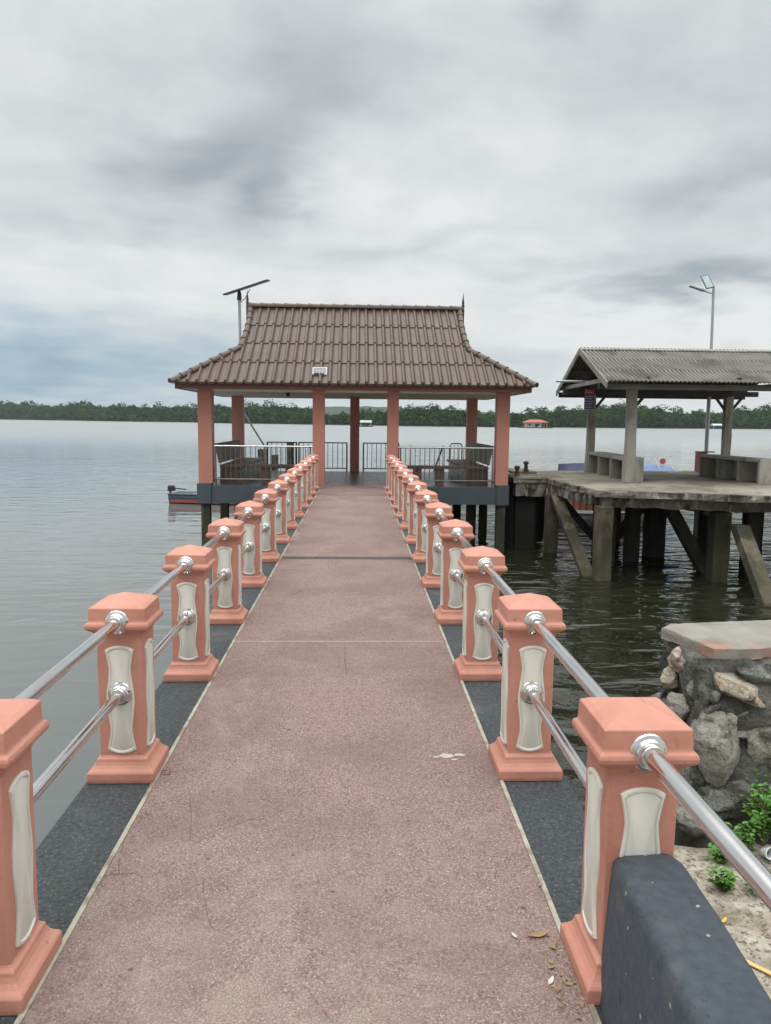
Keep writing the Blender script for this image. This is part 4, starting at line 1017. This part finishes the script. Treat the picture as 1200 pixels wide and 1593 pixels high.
# street lamp with solar panel
LP = (10.34, 22.6, JZ)
lp = thing('street_lamp', 'tall grey solar street lamp rising behind the shelter roof', 'street lamp', LP)
def K(): return local(MB(), LP)
K().tube([(10.34, 22.6, JZ), (10.32, 22.6, 2.9)], .055, 12).build('lower_pole', GALV, lp, smooth=True)
K().tube([(10.32, 22.6, 2.9), (10.30, 22.6, 4.2), (10.27, 22.6, 5.58)], .042, 12, r2=.036).build('upper_pole', GALV, lp, smooth=True)
K().tube([(10.28, 22.6, 5.37), (9.95, 22.6, 5.46)], .02, 8).build('arm', GALV, lp, smooth=True)
mb = K(); mb.M = Matrix.Translation((9.78-LP[0], 0, 5.515-LP[2])) @ Matrix.Rotation(R(17), 4, 'Y'); mb.box((0, 0, 0), (.46, .16, .035)); mb.box((.14, 0, .025), (.12, .12, .03)); mb.build('lamp_head', GALV, lp, bevel=.01)
PM = Matrix.Translation((10.06-LP[0], -.04, 5.70-LP[2])) @ Matrix.Rotation(R(-14), 4, 'Y') @ Matrix.Rotation(R(62), 4, 'X')
mb = K(); mb.M = PM; mb.box((0, 0, 0), (.24, .46, .02)); mb.build('panel_frame', DGREY, lp)
mb = K(); mb.M = PM; mb.box((0, 0, .012), (.19, .41, .006)); mb.build('panel', GLASSY, lp)
# rope tangle
rt = MB(); pts = []
for k in range(46): pts.append((8.25+.16*math.sin(k*.9)+.05*math.sin(k*2.3), 17.7+.08*math.cos(k*1.1), -.35-.025*k+.10*math.sin(k*1.7)))
rt.tube(pts, .013, 6); tag(rt.build('rope', BLACKM, smooth=True), 'tangled dark rope hanging under the old jetty', 'rope')

# ------------------------------------------------------------------ boats
def boat(loc, rz, L, W, H, hull_m, in_m, label, bow=1.0, extra=None, stripe=None):
    t = thing('boat', label, 'boat', loc, None, rz); n = 22; rows = []
    def sec(u, k=1.0, zlift=0):
        taper = min(1, (1-u)/.42)**.6 if u > .58 else 1-.12*(1-u/.58)**2
        w = W/2*max(taper, .03)*k; sheer = H*(1+.55*bow*max(0, u-.45)**2*3.0); keel = -.22+.20*max(0, u-.7)*2
        x = -L/2+L*u
        return [(x, -w, sheer+zlift), (x, -w*.93, sheer*.45), (x, -w*.62, keel*.6), (x, 0, keel), (x, w*.62, keel*.6), (x, w*.93, sheer*.45), (x, w, sheer+zlift)]
    mb = MB(); outer = [[mb.pv(p) for p in sec(i/n)] for i in range(n+1)]
    for i in range(n):
        for j in range(6): mb.f.append([outer[i][j], outer[i+1][j], outer[i+1][j+1], outer[i][j+1]])
    mb.f.append(outer[0])
    o = mb.build('hull', hull_m, t, smooth=True, angle=40); s_ = o.modifiers.new('t', 'SOLIDIFY'); s_.thickness = .05
    dk = MB(); a = [sec(i/n, .9) for i in range(n+1)]
    ids = [[dk.pv((r[1][0], r[1][1], H*.35)), dk.pv((r[5][0], r[5][1], H*.35))] for r in a]
    for i in range(n): dk.f.append([ids[i][0], ids[i+1][0], ids[i+1][1], ids[i][1]])
    dk.build('inner_floor', in_m, t)
    gu = MB()
    for j in (0, 6): gu.tube([sec(i/n)[j] for i in range(n+1)], .03, 6)
    gu.build('gunwale', stripe or in_m, t, smooth=True)
    th = MB()
    for u in (.15, .4, .62): r = sec(u, .93); th.box(((r[0][0]), 0, H*.85), (.22, abs(r[0][1])*2, .035))
    th.build('thwart', in_m, t)
    return t
b1 = boat((-4.5, 30.0, WZ+.0), R(-10), 5.6, 1.05, .38, mat('muted_blue_boat', (.035, .065, .10), (.06, .095, .14), 3, rough=.5), mat('grey_boat_interior', (.13, .15, .15), (.2, .22, .2), 5), 'blue and red wooden boat with outboard motor moored left of the pavilion', 1, stripe=mat('grey_gunwale', (.10, .11, .11), (.16, .17, .17), 4))
rs_ = MB()
for sy in (-1, 1): rs_.rings([[(-2.7, sy*.43, .05), (-2.7, sy*.47, .05), (-2.7, sy*.49, .17), (-2.7, sy*.45, .17)], [(1.0, sy*.50, .05), (1.0, sy*.54, .05), (1.0, sy*.555, .17), (1.0, sy*.52, .17)]])
rs_.build('red_strake', REDP, b1)
mo = MB(); mo.box((-2.85, 0, .56), (.30, .20, .22), 0, .8); mo.build('outboard_motor', BLACKM, b1, bevel=.03)
MB().tube([(-2.9, 0, .45), (-2.92, 0, -.4)], .05, 8).build('motor_shaft', DGREY, b1, smooth=True)
MB().tube([(-2.72, 0, .56), (-2.25, 0, .52)], .025, 8).build('tiller', BLACKM, b1, smooth=True)
b2 = boat((13.3, 38.5, WZ+.05), R(178), 5.1, 1.7, .72, BLUE, WHITEP, 'blue boat with pale tarpaulin moored behind the old jetty', .3, stripe=BLUE)
tp = MB(); rs = []
for k in range(13):
    x = -2.5+k*.27; w_ = .80; h = 1.0+.22*math.sin(math.pi*k/12)+.03*math.sin(k*2.1)
    rs.append([(x, -w_, .80), (x, -w_*.7, h-.05), (x, 0, h+.07), (x, w_*.7, h-.05), (x, w_, .80)])
tp.rings(rs); tp.build('tarpaulin', TARP, b2, smooth=True, angle=60)
bc = MB(); rs = []
for k in range(8):
    x = 1.5+k*.24; w_ = .9*(1-(k/7.6)**2); z_ = 1.0+.02*k
    rs.append([(x, -w_, z_-.5), (x, 0, z_+.24-.03*k), (x, w_, z_-.5)])
bc.rings(rs); bc.build('bow_cover', NAVYB, b2, smooth=True)
sc = MB()
for x in (-2.4, -1.7):
    sc.tube([(x, -.6, 1.0), (x+.2, -.5, 1.5)], .025, 6); sc.tube([(x, .6, 1.0), (x+.2, .5, 1.5)], .025, 6)
sc.build('screen_frame', WHITEP, b2, smooth=True)
MB().lathe([(.09, -.03), (.15, -.03), (.15, .03), (.09, .03)], (-2.0, .2, 1.36), 'y', 16).build('life_ring', REDP, b2, smooth=True)
GCANV = mat('grey_canvas', (.34, .36, .38), (.46, .48, .50), 4)
b3 = boat((7.2, 24.7, WZ), R(-14), 4.6, 1.4, .42, GCANV, GCANV, 'salmon pink slatted boat seen between the jetty piles', .5)
for sy in (-1, 1):
    rl_ = MB(); rl_.box((-.3, sy*.66, .74), (3.9, .02, .44)); rl_.build('side_board', PINKP, b3)
    for k in range(20): MB().box((-2.2+k*.2, sy*.685, .74), (.05, .03, .46)).build('rail_slat', REDP, b3)
    MB().box((-.3, sy*.66, .99), (4.1, .07, .05)).build('rail_cap', PINKP, b3)
cv = MB(); cv.rings([[(x, -.5, .35), (x, -.4, .62), (x, .4, .62), (x, .5, .35)] for x in (-2.1, -1.4, -.4, .4)]); cv.build('canvas', GCANV, b3, bevel=.03)

# ------------------------------------------------------------------ houses on the water
def fish_house(x, y, W, H, D, roof_m, wall_m, label, hip=True, rz=0):
    t = thing('floating_house', label, 'house', (x, y, WZ), 'floating houses across the river', rz)
    MB().box((0, 0, .25), (W*1.25, D*1.25, .5)).build('raft', DWOOD, t)
    MB().box((-W*.08, 0, .5+(H*.52)/2), (W*.62, D*.6, H*.52)).build('wall', wall_m, t)
    for sx in (-1, 1):
        for sy in (-1, 1): MB().box((sx*W*.42, sy*D*.42, .5+H*.27), (.18, .18, H*.54)).build('post', WHITEP, t)
    MB().box((W*.02, -D*.305, .5+H*.2), (W*.1, .05, H*.36)).build('door', DWOOD, t)
    for k in (-1, 1): MB().box((k*W*.17-W*.08, -D*.305, .5+H*.3), (W*.09, .05, H*.2)).build('window', BLACKM, t)
    r = MB(); z0 = .5+H*.55; a, b = W/2, D/2
    if hip: r.rings([[(-a, -b, z0), (a, -b, z0), (a, b, z0), (-a, b, z0)], [(-a*.96, -b*.96, z0+.12), (a*.96, -b*.96, z0+.12), (a*.96, b*.96, z0+.12), (-a*.96, b*.96, z0+.12)], [(-a*.45, -.05, z0+H*.33), (a*.45, -.05, z0+H*.33), (a*.45, .05, z0+H*.33), (-a*.45, .05, z0+H*.33)]])
    else: r.rings([[(s*a, -b, z0), (s*a, b, z0), (s*a, b*.1, z0+H*.36), (s*a, -b*.1, z0+H*.36)] for s in (-1, 1)])
    r.build('roof', roof_m, t)
WALLW = mat('white_weatherboard', (.40, .40, .37), (.50, .50, .46), .6, bump=0)
fish_house(113, 492, 16, 5.6, 9, ROOFR, WALLW, 'wide orange red roofed floating house before the far trees', True)
fish_house(4.6, 452, 6.8, 3.6, 5, GROOF, mat('dark_hut_wall', (.06, .07, .07), (.09, .10, .10), .6, bump=0), 'small grey roofed floating hut seen right of the central column', False)
fish_house(282, 600, 9.5, 4.0, 6, BROOF, mat('deep_blue_wall', (.02, .05, .16), (.03, .07, .2), .6, bump=0), 'blue and white floating hut seen beside the lamp pole', False)

# ------------------------------------------------------------------ far shore
prof = [(-1100, 1640, 22), (-881, 1440, 24), (-520, 1148, 28.0), (-472, 1121, 26), (-431, 1064, 19), (-404, 1039, 23), (-380, 1042, 27), (-323, 947, 21.5), (-254, 870, 20.5), (-177, 840, 20), (-135, 722, 18.6), (-76, 676, 19.8),
        (-46, 635, 16), (-35, 626, 13.5), (-24, 608, 10.5), (-6, 586, 10.5), (21, 572, 13.5), (33, 550, 15.5), (59, 540, 15.6), (73, 538, 14.5), (96, 539, 10.7), (109, 540, 10.8), (143, 564, 15.2), (174, 573, 17.7),
        (215, 592, 21), (235, 593, 18.3), (269, 613, 15.5), (295, 624, 14.3), (317, 634, 17.4), (350, 646, 20.1), (549, 768, 25), (900, 900, 25)]
mbk = MB(); a = [mbk.pv((x, y-2, WZ+.25)) for x, y, h in prof]; b = [mbk.pv((x, y+130, WZ+1.5)) for x, y, h in prof]; c0 = [mbk.pv((x, y-3, WZ-1)) for x, y, h in prof]
for i in range(len(prof)-1): mbk.f.append([a[i], a[i+1], b[i+1], b[i]]); mbk.f.append([c0[i], c0[i+1], a[i+1], a[i]])
tag(mbk.build('far_bank', MUD), 'muddy bank under the far trees', 'bank', None, 'structure')
fo = MB(); tk = MB(); rr = random.Random(5)
V_, F_ = fo.v, fo.f
def leafball(c, rx_, rz_, n, sz):
    for _ in range(n):
        u = rr.uniform(-.55, 1); a_ = rr.uniform(0, 2*math.pi); q = math.sqrt(max(0, 1-u*u)); k = rr.uniform(.72, 1.08)
        nx, ny, nz = q*math.cos(a_), q*math.sin(a_), u
        p = Vector((c[0]+nx*rx_*k, c[1]+ny*rx_*k, c[2]+nz*rz_*k))
        nn = Vector((nx+rr.uniform(-.6, .6), ny+rr.uniform(-.6, .6), nz+rr.uniform(-.3, .8))).normalized()
        t1 = nn.cross(Vector((.3, .2, 1))).normalized(); t2 = nn.cross(t1); s1 = sz*rr.uniform(.6, 1.3); s2 = sz*rr.uniform(.5, 1.1)
        b0 = len(V_)
        for aa, bb in ((-1, -.6), (.2, -1), (1, .3), (-.3, 1)): V_.append(tuple(p+t1*aa*s1+t2*bb*s2))
        F_.append([b0, b0+1, b0+2, b0+3])
for i in range(len(prof)-1):
    x0, y0, h0 = prof[i]; x1, y1, h1 = prof[i+1]; L_ = math.hypot(x1-x0, y1-y0); dist = (math.hypot(x0, y0)+math.hypot(x1, y1))/2
    if abs(x0) > .62*y0 and abs(x1) > .62*y1: stepm = dist*.012; rowsn = 2
    else: stepm = dist*.0068; rowsn = 4
    kx = dist/600
    n = max(1, int(abs(x1-x0)/stepm))
    for j in range(n):
        for row in range(rowsn):
            t = (j+rr.random())/n; x = x0+(x1-x0)*t; y = y0+(y1-y0)*t+row*6*kx+rr.uniform(0, 4); h = (h0+(h1-h0)*t)
            frac = [.62, .80, .92, 1.0][row] if rowsn == 4 else [.7, 1][row]
            h = h*frac*rr.choice((.74, .84, .92, .97, 1.0, 1.05, 1.16)); r_ = h*rr.uniform(.20, .30)
            sz = .62*kx
            for q in range(4 if row < 3 else 5):
                ox, oz = rr.uniform(-1, 1)*r_*.9, rr.uniform(.42, .84)*h
                rr_ = r_*rr.uniform(.45, .8)
                leafball((x+ox, y+rr.uniform(-.5, .5)*r_, WZ+min(oz, h-rr_*.8)), rr_, rr_*rr.uniform(.7, 1.0), 30, sz)
            leafball((x, y, WZ+h*.80), r_*.55, h*.18, 20, sz)
            if row == 0:
                for q in range(3): leafball((x+rr.uniform(-1, 1)*stepm, y-1, WZ+h*rr.uniform(.12, .42)), r_*.8, h*.2, 26, sz)
me = bpy.data.meshes.new('far_trees'); me.from_pydata(fo.v, [], fo.f); me.materials.append(FOREST)
o = bpy.data.objects.new('far_trees', me); COL.objects.link(o); tag(o, 'dense belt of mangrove trees lining the far river bank', None, None, 'stuff')
# inner dark mass of the wood so that the sky does not show through low down
im = MB()
for i in range(len(prof)-1):
    x0, y0, h0 = prof[i]; x1, y1, h1 = prof[i+1]; n = max(2, int(abs(x1-x0)/6))
    for j in range(n):
        t = j/n; x = x0+(x1-x0)*t; y = y0+(y1-y0)*t+34; h = (h0+(h1-h0)*t)*.78*(1+.1*noise.noise(Vector((x*.09, 0, 0)))); t2 = (j+1)/n; X2 = x0+(x1-x0)*t2; Y2 = y0+(y1-y0)*t2+34
        im.box(((x+X2)/2, (y+Y2)/2, WZ+h/2), (abs(X2-x)*1.15, 26, h), 0, .8)
tag(im.build('wood_interior', FOREST), 'shaded inner mass of the far wood', None, None, 'stuff')
hl = MB(); ids = []
for j in range(9):
    row = []
    for i in range(90):
        x = -420+i*14; y = 1150+j*45; hh = 19*math.exp(-((x+10)/170)**2)+10*math.exp(-((x-230)/150)**2)+8
        hh *= math.sin(math.pi*min(1, (j+.001)/4)*.5) if j < 4 else 1
        row.append(hl.pv((x, y, WZ+hh*(1+.10*noise.noise(Vector((x*.02, y*.02, 0))))+2.2*noise.noise(Vector((x*.11, y*.05, 4))))))
    ids.append(row)
for j in range(8):
    for i in range(89): hl.f.append([ids[j][i], ids[j][i+1], ids[j+1][i+1], ids[j+1][i]])
tag(hl.build('hill', HILLM, smooth=True, angle=180), 'low blue green wooded hill beyond the far trees', 'hill', None, 'structure')

# ------------------------------------------------------------------ haze
hz = MB(); hz.b6(-1350, 1350, -250, 1750, -4.3, 62)
hm = bpy.data.materials.new('river_haze'); hm.use_nodes = True; t = N(hm.node_tree); t.n.clear()
pvn = t.add('ShaderNodeVolumePrincipled'); pvn.inputs['Color'].default_value = (.80, .88, .96, 1); pvn.inputs['Density'].default_value = .00010
ou = t.add('ShaderNodeOutputMaterial'); t.link(pvn.outputs[0], ou.inputs['Volume'])
tag(hz.build('haze', hm), 'thin pale haze over the river', None, None, 'stuff')
